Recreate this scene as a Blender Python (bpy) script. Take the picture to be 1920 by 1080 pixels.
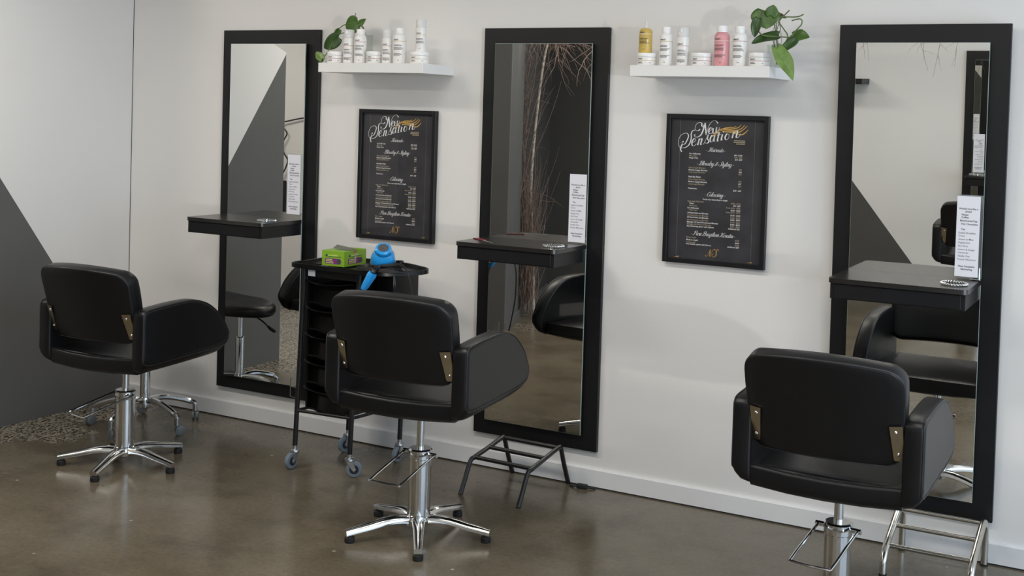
import bpy, bmesh, math, random
from mathutils import Vector, Matrix

# ------------------------------------------------------------------ clear
for o in list(bpy.data.objects):
    bpy.data.objects.remove(o, do_unlink=True)
scene = bpy.context.scene
COL = scene.collection
PI = math.pi

# ------------------------------------------------------------------ camera
cam_d = bpy.data.cameras.new('camera')
cam = bpy.data.objects.new('camera', cam_d)
COL.objects.link(cam)
scene.camera = cam
cam_d.sensor_fit = 'HORIZONTAL'
cam_d.sensor_width = 36.0
cam_d.lens = 2295.98 / 1920 * 36.0
cam_d.shift_x = (960 - 995.64) / 1920
cam_d.shift_y = (291.04 - 540) / 1920
cam_d.clip_start = 0.05
YAW, PITCH, ROLL = -0.5035, -0.0336, 0.0306
fwd = Vector((math.sin(YAW) * math.cos(PITCH), math.cos(YAW) * math.cos(PITCH), math.sin(PITCH)))
rgt = Vector((math.cos(YAW), -math.sin(YAW), 0))
up = rgt.cross(fwd)
r2 = rgt * math.cos(ROLL) + up * math.sin(ROLL)
u2 = up * math.cos(ROLL) - rgt * math.sin(ROLL)
m = Matrix((r2, u2, -fwd)).transposed().to_4x4()
m.translation = Vector((1.9663, -4.9401, 1.6678))
cam.matrix_world = m

# ------------------------------------------------------------------ world, lights, exposure
world = bpy.data.worlds.new('world')
scene.world = world
world.use_nodes = True
world.node_tree.nodes['Background'].inputs[0].default_value = (0.80, 0.88, 1.0, 1)
world.node_tree.nodes['Background'].inputs[1].default_value = 0.7
scene.view_settings.view_transform = 'Standard'
scene.view_settings.look = 'None'
scene.view_settings.gamma = 1.0
scene.view_settings.use_curve_mapping = False
scene.view_settings.exposure = 0.04


def area_light(name, loc, direction, sx, sy, power, color):
    d = bpy.data.lights.new(name, 'AREA')
    d.shape = 'RECTANGLE'
    d.size, d.size_y = sx, sy
    d.energy = power
    d.color = color
    o = bpy.data.objects.new(name, d)
    COL.objects.link(o)
    o.location = loc
    o.rotation_euler = Vector(direction).to_track_quat('-Z', 'Y').to_euler()
    return o


CEIL = 2.85
# daylight lamp for an unseen shopfront window, assumed so as to light the room
area_light('assumed_window_daylight', (4.36, -2.7, 1.35), (-1, 0, 0), 4.9, 2.3, 92, (0.62, 0.80, 1.0))
# low sunlight thrown back by the windows across the street
sd = bpy.data.lights.new('street_glint', 'SUN')
sd.energy = 0.42
sd.angle = math.radians(1.2)
sd.color = (1.0, 0.90, 0.78)
so = bpy.data.objects.new('street_glint', sd)
COL.objects.link(so)
so.rotation_euler = Vector((-0.80, 0.57, 0.055)).to_track_quat('-Z', 'Y').to_euler()
so.location = (6, -4, 1)
LAMPS = [(-2.3, -1.9), (-0.4, -1.9), (1.5, -1.9), (-2.0, -3.9), (0.2, -3.9), (2.4, -3.9)]
for i, (lx, ly) in enumerate(LAMPS):
    area_light('ceiling_panel_light', (lx, ly, CEIL - 0.035), (0, 0, -1), 1.15, 0.28, (25 if lx < -1 else 20 if lx < 1 else 15), (1.0, 0.95, 0.875))
area_light('reception_light', (-5.0, -1.9, CEIL - 0.035), (0, 0, -1), 1.1, 0.5, 26, (1.0, 0.97, 0.92))


# ------------------------------------------------------------------ materials
def mat(name, color, rough=0.5, metal=0.0, spec=0.5, noise=0.0, nscale=20.0, bump=0.0, bscale=200.0, coat=0.0, coord='Object'):
    M = bpy.data.materials.new(name)
    M.use_nodes = True
    nt = M.node_tree
    b = nt.nodes['Principled BSDF']
    b.inputs['Base Color'].default_value = (*color, 1)
    b.inputs['Roughness'].default_value = rough
    b.inputs['Metallic'].default_value = metal
    b.inputs['Specular IOR Level'].default_value = spec
    if coat:
        b.inputs['Coat Weight'].default_value = coat
        b.inputs['Coat Roughness'].default_value = 0.05
    tc = nt.nodes.new('ShaderNodeTexCoord')
    if noise:
        n = nt.nodes.new('ShaderNodeTexNoise')
        n.inputs['Scale'].default_value = nscale
        n.inputs['Detail'].default_value = 4
        nt.links.new(tc.outputs[coord], n.inputs['Vector'])
        r = nt.nodes.new('ShaderNodeValToRGB')
        r.color_ramp.elements[0].position = 0.3
        r.color_ramp.elements[1].position = 0.7
        r.color_ramp.elements[0].color = (*[c * (1 - noise) for c in color], 1)
        r.color_ramp.elements[1].color = (*[min(1, c * (1 + noise)) for c in color], 1)
        nt.links.new(n.outputs['Fac'], r.inputs['Fac'])
        nt.links.new(r.outputs['Color'], b.inputs['Base Color'])
    if bump:
        n2 = nt.nodes.new('ShaderNodeTexNoise')
        n2.inputs['Scale'].default_value = bscale
        n2.inputs['Detail'].default_value = 3
        nt.links.new(tc.outputs[coord], n2.inputs['Vector'])
        bp = nt.nodes.new('ShaderNodeBump')
        bp.inputs['Strength'].default_value = bump
        bp.inputs['Distance'].default_value = 0.002
        nt.links.new(n2.outputs['Fac'], bp.inputs['Height'])
        nt.links.new(bp.outputs['Normal'], b.inputs['Normal'])
    return M


def glass_mat(name, tint=(1, 1, 1), ior=1.45, body=0.0, body_color=(1, 1, 1)):
    M = bpy.data.materials.new(name)
    M.use_nodes = True
    nt = M.node_tree
    nt.nodes.clear()
    out = nt.nodes.new('ShaderNodeOutputMaterial')
    tr = nt.nodes.new('ShaderNodeBsdfTransparent')
    tr.inputs[0].default_value = (*tint, 1)
    gl = nt.nodes.new('ShaderNodeBsdfGlossy')
    gl.inputs['Roughness'].default_value = 0.02
    fr = nt.nodes.new('ShaderNodeFresnel')
    fr.inputs['IOR'].default_value = ior
    mx = nt.nodes.new('ShaderNodeMixShader')
    base = tr.outputs[0]
    if body:
        df = nt.nodes.new('ShaderNodeBsdfDiffuse')
        df.inputs[0].default_value = (*body_color, 1)
        m0 = nt.nodes.new('ShaderNodeMixShader')
        m0.inputs[0].default_value = body
        nt.links.new(tr.outputs[0], m0.inputs[1])
        nt.links.new(df.outputs[0], m0.inputs[2])
        base = m0.outputs[0]
    ge = nt.nodes.new('ShaderNodeNewGeometry')
    iv = nt.nodes.new('ShaderNodeMath')
    iv.operation = 'SUBTRACT'
    iv.inputs[0].default_value = 1.0
    nt.links.new(ge.outputs['Backfacing'], iv.inputs[1])
    ml = nt.nodes.new('ShaderNodeMath')
    ml.operation = 'MULTIPLY'
    nt.links.new(fr.outputs[0], ml.inputs[0])
    nt.links.new(iv.outputs[0], ml.inputs[1])
    nt.links.new(ml.outputs[0], mx.inputs[0])
    nt.links.new(base, mx.inputs[1])
    nt.links.new(gl.outputs[0], mx.inputs[2])
    nt.links.new(mx.outputs[0], out.inputs[0])
    return M


def floor_mat():
    M = bpy.data.materials.new('polished_concrete')
    M.use_nodes = True
    nt = M.node_tree
    N, L = nt.nodes, nt.links
    b = N['Principled BSDF']
    tc = N.new('ShaderNodeTexCoord')

    def noise(scale, detail, stretch=None):
        n = N.new('ShaderNodeTexNoise')
        n.inputs['Scale'].default_value = scale
        n.inputs['Detail'].default_value = detail
        n.inputs['Roughness'].default_value = 0.6
        if stretch:
            mp = N.new('ShaderNodeMapping')
            mp.inputs['Scale'].default_value = stretch
            mp.inputs['Rotation'].default_value = (0, 0, 0.5)
            L.new(tc.outputs['Object'], mp.inputs['Vector'])
            L.new(mp.outputs['Vector'], n.inputs['Vector'])
        else:
            L.new(tc.outputs['Object'], n.inputs['Vector'])
        return n

    def ramp(src, stops):
        r = N.new('ShaderNodeValToRGB')
        e = r.color_ramp.elements
        e[0].position, e[0].color = stops[0][0], (*stops[0][1], 1)
        e[1].position, e[1].color = stops[-1][0], (*stops[-1][1], 1)
        for p, c in stops[1:-1]:
            x = e.new(p)
            x.color = (*c, 1)
        L.new(src, r.inputs['Fac'])
        return r

    def math_(op, a, bv):
        n = N.new('ShaderNodeMath')
        n.operation = op
        for k, v in enumerate((a, bv)):
            if isinstance(v, (int, float)):
                n.inputs[k].default_value = v
            else:
                L.new(v, n.inputs[k])
        n.use_clamp = True
        return n.outputs[0]

    def mix(fac, a, c):
        n = N.new('ShaderNodeMix')
        n.data_type = 'RGBA'
        if isinstance(fac, (int, float)):
            n.inputs[0].default_value = fac
        else:
            L.new(fac, n.inputs[0])
        for k, v in ((6, a), (7, c)):
            if isinstance(v, tuple):
                n.inputs[k].default_value = (*v, 1)
            else:
                L.new(v, n.inputs[k])
        return n.outputs[2]

    big = noise(1.3, 5)
    base = ramp(big.outputs['Fac'], [(0.25, (0.106, 0.088, 0.060)), (0.5, (0.134, 0.112, 0.078)), (0.78, (0.164, 0.140, 0.101))])
    streak = noise(2.2, 6, (0.5, 2.6, 1))
    sr = ramp(streak.outputs['Fac'], [(0.45, (0, 0, 0)), (0.75, (1, 1, 1))])
    col = mix(math_('MULTIPLY', sr.outputs['Color'], 0.22), base.outputs['Color'], (0.21, 0.185, 0.15))
    stain = noise(3.6, 6)
    st_r = ramp(stain.outputs['Fac'], [(0.34, (0.74, 0.72, 0.69)), (0.5, (0.98, 0.97, 0.96)), (0.68, (1.10, 1.09, 1.07))])
    ms = N.new('ShaderNodeMix')
    ms.data_type = 'RGBA'
    ms.blend_type = 'MULTIPLY'
    ms.inputs[0].default_value = 1
    L.new(col, ms.inputs[6])
    L.new(st_r.outputs['Color'], ms.inputs[7])
    col = ms.outputs[2]
    fine = noise(55, 3)
    fr = ramp(fine.outputs['Fac'], [(0.3, (0.86, 0.86, 0.86)), (0.7, (1.1, 1.1, 1.1))])
    mul = N.new('ShaderNodeMix')
    mul.data_type = 'RGBA'
    mul.blend_type = 'MULTIPLY'
    mul.inputs[0].default_value = 1
    L.new(col, mul.inputs[6])
    L.new(fr.outputs['Color'], mul.inputs[7])
    col = mul.outputs[2]
    # small pale chips
    v0 = N.new('ShaderNodeTexVoronoi')
    v0.inputs['Scale'].default_value = 5.5
    v0.inputs['Randomness'].default_value = 1.0
    L.new(tc.outputs['Object'], v0.inputs['Vector'])
    chip = ramp(v0.outputs['Distance'], [(0.0, (1, 1, 1)), (0.035, (1, 1, 1)), (0.050, (0, 0, 0))])
    chn = ramp(noise(3.1, 2).outputs['Fac'], [(0.48, (0, 0, 0)), (0.53, (1, 1, 1))])
    col = mix(math_('MULTIPLY', math_('MULTIPLY', chip.outputs['Color'], chn.outputs['Color']), 0.75), col, (0.42, 0.38, 0.30))
    # ground-back strip of exposed aggregate along the painted partition
    sp = N.new('ShaderNodeSeparateXYZ')
    L.new(tc.outputs['Object'], sp.inputs[0])
    edge = noise(3.4, 3)
    wob = math_('MULTIPLY', edge.outputs['Fac'], 0.80)
    dist = N.new('ShaderNodeMath')
    dist.operation = 'ADD'
    L.new(sp.outputs['X'], dist.inputs[0])
    dist.inputs[1].default_value = 3.319
    dd = N.new('ShaderNodeMath')
    dd.operation = 'SUBTRACT'
    L.new(wob, dd.inputs[0])
    L.new(dist.outputs[0], dd.inputs[1])
    strip = ramp(dd.outputs[0], [(0.02, (0, 0, 0)), (0.06, (1, 1, 1))])
    pat = noise(2.0, 2, (1.0, 1.0, 1))
    pr = ramp(pat.outputs['Fac'], [(0.57, (0, 0, 0)), (0.64, (1, 1, 1))])
    lim = ramp(dist.outputs[0], [(0.60, (1, 1, 1)), (1.0, (0, 0, 0))])
    mask = math_('MAXIMUM', strip.outputs['Color'], math_('MULTIPLY', pr.outputs['Color'], lim.outputs['Color']))
    v = N.new('ShaderNodeTexVoronoi')
    v.inputs['Scale'].default_value = 105
    L.new(tc.outputs['Object'], v.inputs['Vector'])
    bw = N.new('ShaderNodeRGBToBW')
    L.new(v.outputs['Color'], bw.inputs[0])
    agg = ramp(bw.outputs[0], [(0.28, (0.02, 0.017, 0.014)), (0.38, (0.05, 0.043, 0.034)), (0.46, (0.25, 0.215, 0.165)), (0.8, (0.34, 0.30, 0.24))])
    col = mix(mask, col, agg.outputs['Color'])
    L.new(col, b.inputs['Base Color'])
    rr = ramp(noise(4.5, 4).outputs['Fac'], [(0.3, (0.15, 0.15, 0.15)), (0.7, (0.26, 0.26, 0.26))])
    L.new(rr.outputs['Color'], b.inputs['Roughness'])
    b.inputs['Specular IOR Level'].default_value = 0.45
    bp = N.new('ShaderNodeBump')
    bp.inputs['Strength'].default_value = 0.06
    bp.inputs['Distance'].default_value = 0.004
    L.new(noise(16, 4).outputs['Fac'], bp.inputs['Height'])
    L.new(bp.outputs['Normal'], b.inputs['Normal'])
    return M


M = {}
M['wall'] = mat('wall_paint_white', (0.80, 0.785, 0.765), 0.6, noise=0.012, nscale=2.5, bump=0.05, bscale=60)
M['wall_grey'] = mat('wall_paint_grey', (0.112, 0.112, 0.109), 0.62, noise=0.04, nscale=3, bump=0.05, bscale=60)
M['wall_dark'] = mat('wall_paint_dark_grey', (0.075, 0.074, 0.071), 0.6, noise=0.05, nscale=3)
M['wall_mid'] = mat('wall_paint_mid_grey', (0.135, 0.135, 0.13), 0.6, noise=0.03, nscale=3)
M['ceiling'] = mat('ceiling_paint', (0.78, 0.77, 0.75), 0.7, noise=0.01, nscale=3)
M['base'] = mat('baseboard_gloss', (0.80, 0.80, 0.80), 0.35, noise=0.02, nscale=6)
M['gap'] = mat('dark_gap', (0.02, 0.018, 0.016), 0.9, noise=0.2, nscale=30)
M['floor'] = floor_mat()
M['board'] = mat('black_laminate', (0.008, 0.008, 0.0092), 0.42, spec=0.36, noise=0.1, nscale=8, bump=0.03, bscale=400)
M['traytop'] = mat('black_laminate_top', (0.016, 0.015, 0.014), 0.26, spec=0.75, noise=0.1, nscale=12, bump=0.05, bscale=500)
M['mirror'] = mat('mirror_silver', (0.80, 0.80, 0.77), 0.0, 1.0, noise=0.004, nscale=1)
M['glassedge'] = mat('glass_edge_green', (0.42, 0.52, 0.47), 0.15, noise=0.1, nscale=20)
M['leather'] = mat('black_vinyl', (0.0065, 0.0065, 0.0075), 0.37, spec=0.33, noise=0.12, nscale=6, bump=0.06, bscale=300)
M['piping'] = mat('black_vinyl_piping', (0.02, 0.02, 0.022), 0.38, spec=0.5, noise=0.1, nscale=30)
M['nickel'] = mat('satin_nickel', (0.60, 0.58, 0.53), 0.20, 1.0, noise=0.04, nscale=12)
M['chrome'] = mat('chrome', (0.70, 0.71, 0.72), 0.11, 1.0, noise=0.03, nscale=9)
M['alu'] = mat('polished_aluminium', (0.78, 0.78, 0.77), 0.14, 1.0, noise=0.04, nscale=14)
M['brass'] = mat('bronze_plate', (0.40, 0.345, 0.25), 0.32, 1.0, noise=0.06, nscale=30)
M['screw'] = mat('steel_screw', (0.85, 0.83, 0.78), 0.18, 1.0, noise=0.05, nscale=50)
M['rubber'] = mat('black_rubber', (0.012, 0.012, 0.012), 0.6, noise=0.15, nscale=40)
M['shelf'] = mat('white_foil_shelf', (0.80, 0.80, 0.79), 0.40, noise=0.01, nscale=8)
M['plastic'] = mat('black_plastic', (0.005, 0.005, 0.0055), 0.28, spec=0.38, noise=0.15, nscale=25, bump=0.03, bscale=250)
M['steelblack'] = mat('black_powder_coat', (0.011, 0.011, 0.012), 0.34, spec=0.5, noise=0.1, nscale=40)
M['zinc'] = mat('zinc_plate', (0.62, 0.64, 0.66), 0.28, 1.0, noise=0.08, nscale=40)
M['wheel'] = mat('grey_blue_rubber', (0.175, 0.215, 0.245), 0.55, noise=0.08, nscale=40)
M['wheelhub'] = mat('dark_wheel_hub', (0.02, 0.025, 0.04), 0.4, noise=0.1, nscale=40)
M['clearwheel'] = mat('smoky_wheel', (0.16, 0.18, 0.19), 0.3, noise=0.2, nscale=90)
M['paper'] = mat('white_paper', (0.80, 0.80, 0.86), 0.55, noise=0.01, nscale=10)
M['lamin'] = glass_mat('clear_laminate', (0.97, 0.98, 0.98))
M['ink'] = mat('black_ink', (0.03, 0.03, 0.04), 0.6, noise=0.1, nscale=60)
M['posterprint'] = mat('charcoal_print', (0.031, 0.030, 0.035), 0.5, noise=0.35, nscale=9)
M['posterline'] = mat('grey_print_line', (0.12, 0.12, 0.125), 0.5, noise=0.2, nscale=40)
M['white_ink'] = mat('white_ink', (0.80, 0.80, 0.80), 0.5, noise=0.03, nscale=60)
M['gold_ink'] = mat('gold_ink', (0.50, 0.31, 0.085), 0.45, noise=0.25, nscale=70)
M['pale_gold_ink'] = mat('pale_gold_ink', (0.50, 0.42, 0.28), 0.5, noise=0.06, nscale=60)
M['pane'] = glass_mat('picture_glass', (1, 1, 1), 1.38)
M['vase'] = glass_mat('vase_glass', (0.93, 0.95, 0.94), 1.5)
M['bottle_white'] = mat('white_bottle', (0.83, 0.82, 0.80), 0.30, noise=0.01, nscale=20)
M['cap_white'] = mat('white_cap', (0.86, 0.86, 0.85), 0.32, noise=0.01, nscale=20)
M['cap_clear'] = glass_mat('clear_cap', (0.96, 0.96, 0.96), 1.4, body=0.62, body_color=(0.86, 0.86, 0.86))
M['bottle_pink'] = mat('pink_liquid_bottle', (0.72, 0.335, 0.355), 0.22, noise=0.05, nscale=12)
M['bottle_gold'] = mat('golden_oil_bottle', (0.60, 0.43, 0.11), 0.16, noise=0.12, nscale=18)
M['rule_pink'] = mat('pink_rule', (0.46, 0.16, 0.20), 0.5, noise=0.05, nscale=60)
M['rule_yellow'] = mat('yellow_rule', (0.62, 0.43, 0.13), 0.5, noise=0.05, nscale=60)
M['rule_white'] = mat('pale_rule', (0.85, 0.72, 0.62), 0.5, noise=0.05, nscale=60)
M['leaf'] = mat('pothos_leaf', (0.062, 0.135, 0.022), 0.36, spec=0.5, noise=0.35, nscale=28)
M['leaf_light'] = mat('pothos_leaf_light', (0.155, 0.255, 0.060), 0.38, noise=0.25, nscale=28)
M['leaf_dark'] = mat('pothos_leaf_dark', (0.028, 0.075, 0.012), 0.36, noise=0.35, nscale=28)
M['leaf_dry'] = mat('dry_leaf', (0.13, 0.085, 0.045), 0.6, noise=0.3, nscale=40)
M['stem'] = mat('green_stem', (0.115, 0.165, 0.055), 0.45, noise=0.25, nscale=40)
M['root'] = mat('dark_root', (0.085, 0.070, 0.050), 0.6, noise=0.3, nscale=50)
M['blue'] = mat('blue_plastic', (0.022, 0.33, 0.80), 0.20, noise=0.06, nscale=15, coat=0.4)
M['grille'] = mat('grey_grille', (0.10, 0.10, 0.105), 0.5, 0.3, noise=0.3, nscale=160)
M['boxgreen'] = mat('green_carton', (0.245, 0.455, 0.030), 0.42, noise=0.06, nscale=20)
M['boxpurple'] = mat('purple_carton_print', (0.22, 0.035, 0.19), 0.45, noise=0.1, nscale=30)
M['boxlime'] = mat('lime_carton_print', (0.62, 0.80, 0.22), 0.45, noise=0.05, nscale=30)
M['boxbrown'] = mat('brown_card', (0.30, 0.17, 0.075), 0.7, noise=0.15, nscale=30)
M['boxdark'] = mat('dark_green_print', (0.03, 0.09, 0.05), 0.45, noise=0.1, nscale=30)
M['boxflap'] = mat('grey_card_flap', (0.16, 0.17, 0.12), 0.6, noise=0.2, nscale=60)
M['boxpale'] = mat('pale_torn_card', (0.46, 0.44, 0.36), 0.6, noise=0.1, nscale=30)
M['red'] = mat('red_plastic', (0.20, 0.015, 0.022), 0.35, noise=0.1, nscale=30)
M['sticker'] = mat('pale_sticker', (0.42, 0.46, 0.50), 0.5, noise=0.1, nscale=30)
M['crystal'] = mat('crystal_chrome', (0.95, 0.95, 0.95), 0.06, 1.0, noise=0.03, nscale=80)
M['birch'] = mat('birch_bark', (0.50, 0.44, 0.38), 0.7, noise=0.5, nscale=35)
M['twig'] = mat('dry_twig', (0.24, 0.165, 0.135), 0.7, noise=0.35, nscale=30)
M['socket'] = mat('white_socket_plastic', (0.80, 0.80, 0.78), 0.35, noise=0.01, nscale=30)
M['lamp'] = mat('lamp_diffuser', (0.85, 0.85, 0.85), 0.5, noise=0.01, nscale=30)
M['winframe'] = mat('dark_window_frame', (0.03, 0.03, 0.032), 0.4, 0.5, noise=0.1, nscale=20)


# ------------------------------------------------------------------ mesh building
class MB:
    """collects vertices and faces for one mesh"""

    def __init__(self):
        self.v, self.f, self.mi = [], [], []

    def add(self, v, f):
        n = len(self.v)
        self.v += [tuple(p) for p in v]
        self.f += [tuple(i + n for i in q) for q in f]
        return self

    def box(self, x0, x1, y0, y1, z0, z1, bevel=0.0, seg=2):
        if bevel <= 0:
            v = [(x, y, z) for z in (z0, z1) for y in (y0, y1) for x in (x0, x1)]
            f = [(0, 2, 3, 1), (4, 5, 7, 6), (0, 1, 5, 4), (2, 6, 7, 3), (0, 4, 6, 2), (1, 3, 7, 5)]
            return self.add(v, f)
        bm = bmesh.new()
        bmesh.ops.create_cube(bm, size=1)
        for q in bm.verts:
            q.co = Vector(((x0 + x1) / 2 + q.co.x * (x1 - x0), (y0 + y1) / 2 + q.co.y * (y1 - y0), (z0 + z1) / 2 + q.co.z * (z1 - z0)))
        bmesh.ops.bevel(bm, geom=bm.edges[:], offset=bevel, segments=seg, profile=0.5, affect='EDGES')
        bm.verts.index_update()
        self.add([q.co[:] for q in bm.verts], [[w.index for w in fc.verts] for fc in bm.faces])
        bm.free()
        return self

    def tube(self, pts, r, seg=10, closed=False, caps=True):
        pts = [Vector(p) for p in pts]
        n = len(pts)
        rs = r if isinstance(r, (list, tuple)) else [r] * n
        tang = []
        for i in range(n):
            if closed:
                t = pts[(i + 1) % n] - pts[i - 1]
            else:
                t = pts[min(i + 1, n - 1)] - pts[max(i - 1, 0)]
            tang.append(t.normalized() if t.length > 1e-9 else Vector((0, 0, 1)))
        a = Vector((0, 0, 1)) if abs(tang[0].z) < 0.9 else Vector((1, 0, 0))
        nrm = (a - tang[0] * a.dot(tang[0])).normalized()
        v, f = [], []
        for i in range(n):
            t = tang[i]
            nrm = (nrm - t * nrm.dot(t)).normalized()
            bn = t.cross(nrm)
            for k in range(seg):
                an = 2 * PI * k / seg
                v.append(pts[i] + (nrm * math.cos(an) + bn * math.sin(an)) * rs[i])
        for i in range(n if closed else n - 1):
            j = (i + 1) % n
            for k in range(seg):
                k2 = (k + 1) % seg
                f.append((i * seg + k, i * seg + k2, j * seg + k2, j * seg + k))
        if caps and not closed:
            f.append(tuple(reversed(range(seg))))
            f.append(tuple((n - 1) * seg + k for k in range(seg)))
        return self.add(v, f)

    def lathe(self, prof, c=(0, 0, 0), seg=28, axis='Z'):
        v, f = [], []
        for r, h in prof:
            for k in range(seg):
                an = 2 * PI * k / seg
                x, y = r * math.cos(an), r * math.sin(an)
                p = {'Z': (x, y, h), 'X': (h, x, y), 'Y': (y, h, x)}[axis]
                v.append((c[0] + p[0], c[1] + p[1], c[2] + p[2]))
        for i in range(len(prof) - 1):
            for k in range(seg):
                k2 = (k + 1) % seg
                f.append((i * seg + k, i * seg + k2, (i + 1) * seg + k2, (i + 1) * seg + k))
        if prof[0][0] > 1e-6:
            f.append(tuple(reversed(range(seg))))
        if prof[-1][0] > 1e-6:
            f.append(tuple((len(prof) - 1) * seg + k for k in range(seg)))
        return self.add(v, f)

    def prism(self, poly, fn, d0, d1):
        """polygon (a,b) swept between depths d0,d1 through fn(a,b,d)"""
        n = len(poly)
        v = [fn(a, b, d0) for a, b in poly] + [fn(a, b, d1) for a, b in poly]
        f = [tuple(reversed(range(n))), tuple(range(n, 2 * n))]
        f += [(i, (i + 1) % n, n + (i + 1) % n, n + i) for i in range(n)]
        return self.add(v, f)

    def pillow(self, outline, layers, fn, caps=(0.86, 0.66, 0.44, 0.22)):
        """closed soft body: outline (a,b) lofted through layers (depth, inset) with ringed end caps"""
        n = len(outline)
        pts = [Vector(p) for p in outline]
        nr = []
        for i in range(n):
            t = pts[(i + 1) % n] - pts[i - 1]
            nr.append(Vector((t.y, -t.x)).normalized())
        ar = sum(pts[i].x * pts[(i + 1) % n].y - pts[(i + 1) % n].x * pts[i].y for i in range(n))
        sg = 1 if ar > 0 else -1
        cen = sum(pts, Vector((0, 0))) / n
        rings = []

        def ring(inset, scale):
            return [cen + ((pts[i] - nr[i] * sg * inset) - cen) * scale for i in range(n)]
        for s in reversed(caps):
            rings.append((ring(layers[0][1], s), layers[0][0]))
        for d, i in layers:
            rings.append((ring(i, 1), d))
        for s in caps:
            rings.append((ring(layers[-1][1], s), layers[-1][0]))
        v = [fn(cen.x, cen.y, layers[0][0])]
        for rg, d in rings:
            v += [fn(p.x, p.y, d) for p in rg]
        v.append(fn(cen.x, cen.y, layers[-1][0]))
        f = [(0, 1 + (i + 1) % n, 1 + i) for i in range(n)]
        for q in range(len(rings) - 1):
            o = 1 + q * n
            f += [(o + i, o + (i + 1) % n, o + n + (i + 1) % n, o + n + i) for i in range(n)]
        last = len(v) - 1
        o = 1 + (len(rings) - 1) * n
        f += [(o + i, o + (i + 1) % n, last) for i in range(n)]
        return self.add(v, f)

    def map(self, fn):
        self.v = [tuple(fn(Vector(p))) for p in self.v]
        return self


def link(o):
    COL.objects.link(o)
    return o


def world_loc(o):
    l = Vector((0, 0, 0))
    while o is not None:
        l += o.location
        o = o.parent
    return l


def obj(name, mb, material, parent=None, smooth=True, world=False, angle=35):
    """one mesh object; world=True means the vertices are in room coordinates"""
    off = Vector((0, 0, 0))
    own = None
    if world and parent is not None:
        off = world_loc(parent)
    elif world:
        xs, ys, zs = zip(*mb.v)
        own = Vector(((min(xs) + max(xs)) / 2, (min(ys) + max(ys)) / 2, min(zs)))
        off = own
    me = bpy.data.meshes.new(name)
    me.from_pydata([tuple(Vector(p) - off) for p in mb.v], [], mb.f)
    bm = bmesh.new()
    bm.from_mesh(me)
    bmesh.ops.recalc_face_normals(bm, faces=bm.faces)
    ca = math.radians(angle)
    for fc in bm.faces:
        fc.smooth = smooth
    if smooth:
        for e in bm.edges:
            if len(e.link_faces) == 2 and e.calc_face_angle(0) > ca:
                e.smooth = False
    bm.to_mesh(me)
    bm.free()
    me.materials.append(M[material] if isinstance(material, str) else material)
    o = bpy.data.objects.new(name, me)
    link(o)
    if parent is not None:
        o.parent = parent
    if own is not None:
        o.location = own
    if 'lettering' in name or name.endswith('_print') or name in ('margin_line',):
        o['kind'] = 'stuff'
    return o


def tag(o, label=None, cat=None, group=None, kind=None):
    if label:
        o['label'] = label
    if cat:
        o['category'] = cat
    if group:
        o['group'] = group
    if kind:
        o['kind'] = kind
    return o


def thing(name, label, cat, loc=(0, 0, 0), rz=0.0, group=None):
    o = bpy.data.objects.new(name, None)
    o.empty_display_size = 0.1
    link(o)
    o.location = loc
    o.rotation_euler = (0, 0, rz)
    return tag(o, label, cat, group)


def struct(name, mb, material, parent=None, smooth=False):
    o = obj(name, mb, material, parent, smooth=smooth)
    if parent is None:
        o['kind'] = 'structure'
    return o


def catmull(pts, n=6, closed=False):
    P = [Vector(p) for p in pts]
    out = []
    m_ = len(P)
    rng = range(m_) if closed else range(m_ - 1)
    for i in rng:
        if closed:
            p0, p1, p2, p3 = P[i - 1], P[i], P[(i + 1) % m_], P[(i + 2) % m_]
        else:
            p0, p1, p2, p3 = P[max(i - 1, 0)], P[i], P[i + 1], P[min(i + 2, m_ - 1)]
        for k in range(n):
            t = k / n
            out.append(0.5 * ((2 * p1) + (p2 - p0) * t + (2 * p0 - 5 * p1 + 4 * p2 - p3) * t * t + (3 * p1 - p0 - 3 * p2 + p3) * t ** 3))
    if not closed:
        out.append(P[-1])
    return out


def rrect(a0, a1, b0, b1, r, n=5):
    """rounded rectangle outline, r may be a 4-tuple (bl, br, tr, tl)"""
    r = r if isinstance(r, tuple) else (r,) * 4
    out = []
    for (ca, cb, st), rad in zip(((a0, b0, PI), (a1, b0, 1.5 * PI), (a1, b1, 0), (a0, b1, 0.5 * PI)), r):
        cx = ca + (rad if ca == a0 else -rad)
        cy = cb + (rad if cb == b0 else -rad)
        for k in range(n + 1):
            an = st + 0.5 * PI * k / n
            out.append((cx + rad * math.cos(an), cy + rad * math.sin(an)))
    return out


_tc = {}


def text_mb(s, size=1.0, align='LEFT', shear=0.0, bold=0.0):
    """flat lettering in the XY plane as a mesh"""
    key = (s, align, shear, bold)
    if key not in _tc:
        cu = bpy.data.curves.new('lettering', 'FONT')
        cu.body = s
        cu.size = 1.0
        cu.align_x = align
        cu.shear = shear
        cu.offset = bold
        cu.resolution_u = 2
        cu.fill_mode = 'FRONT'
        ob = bpy.data.objects.new('lettering', cu)
        me = ob.to_mesh()
        _tc[key] = ([tuple(q.co) for q in me.vertices], [tuple(q.vertices) for q in me.polygons])
        ob.to_mesh_clear()
        bpy.data.objects.remove(ob)
        bpy.data.curves.remove(cu)
    v, f = _tc[key]
    mb = MB()
    mb.add([(p[0] * size, p[1] * size, 0) for p in v], f)
    return mb


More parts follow.
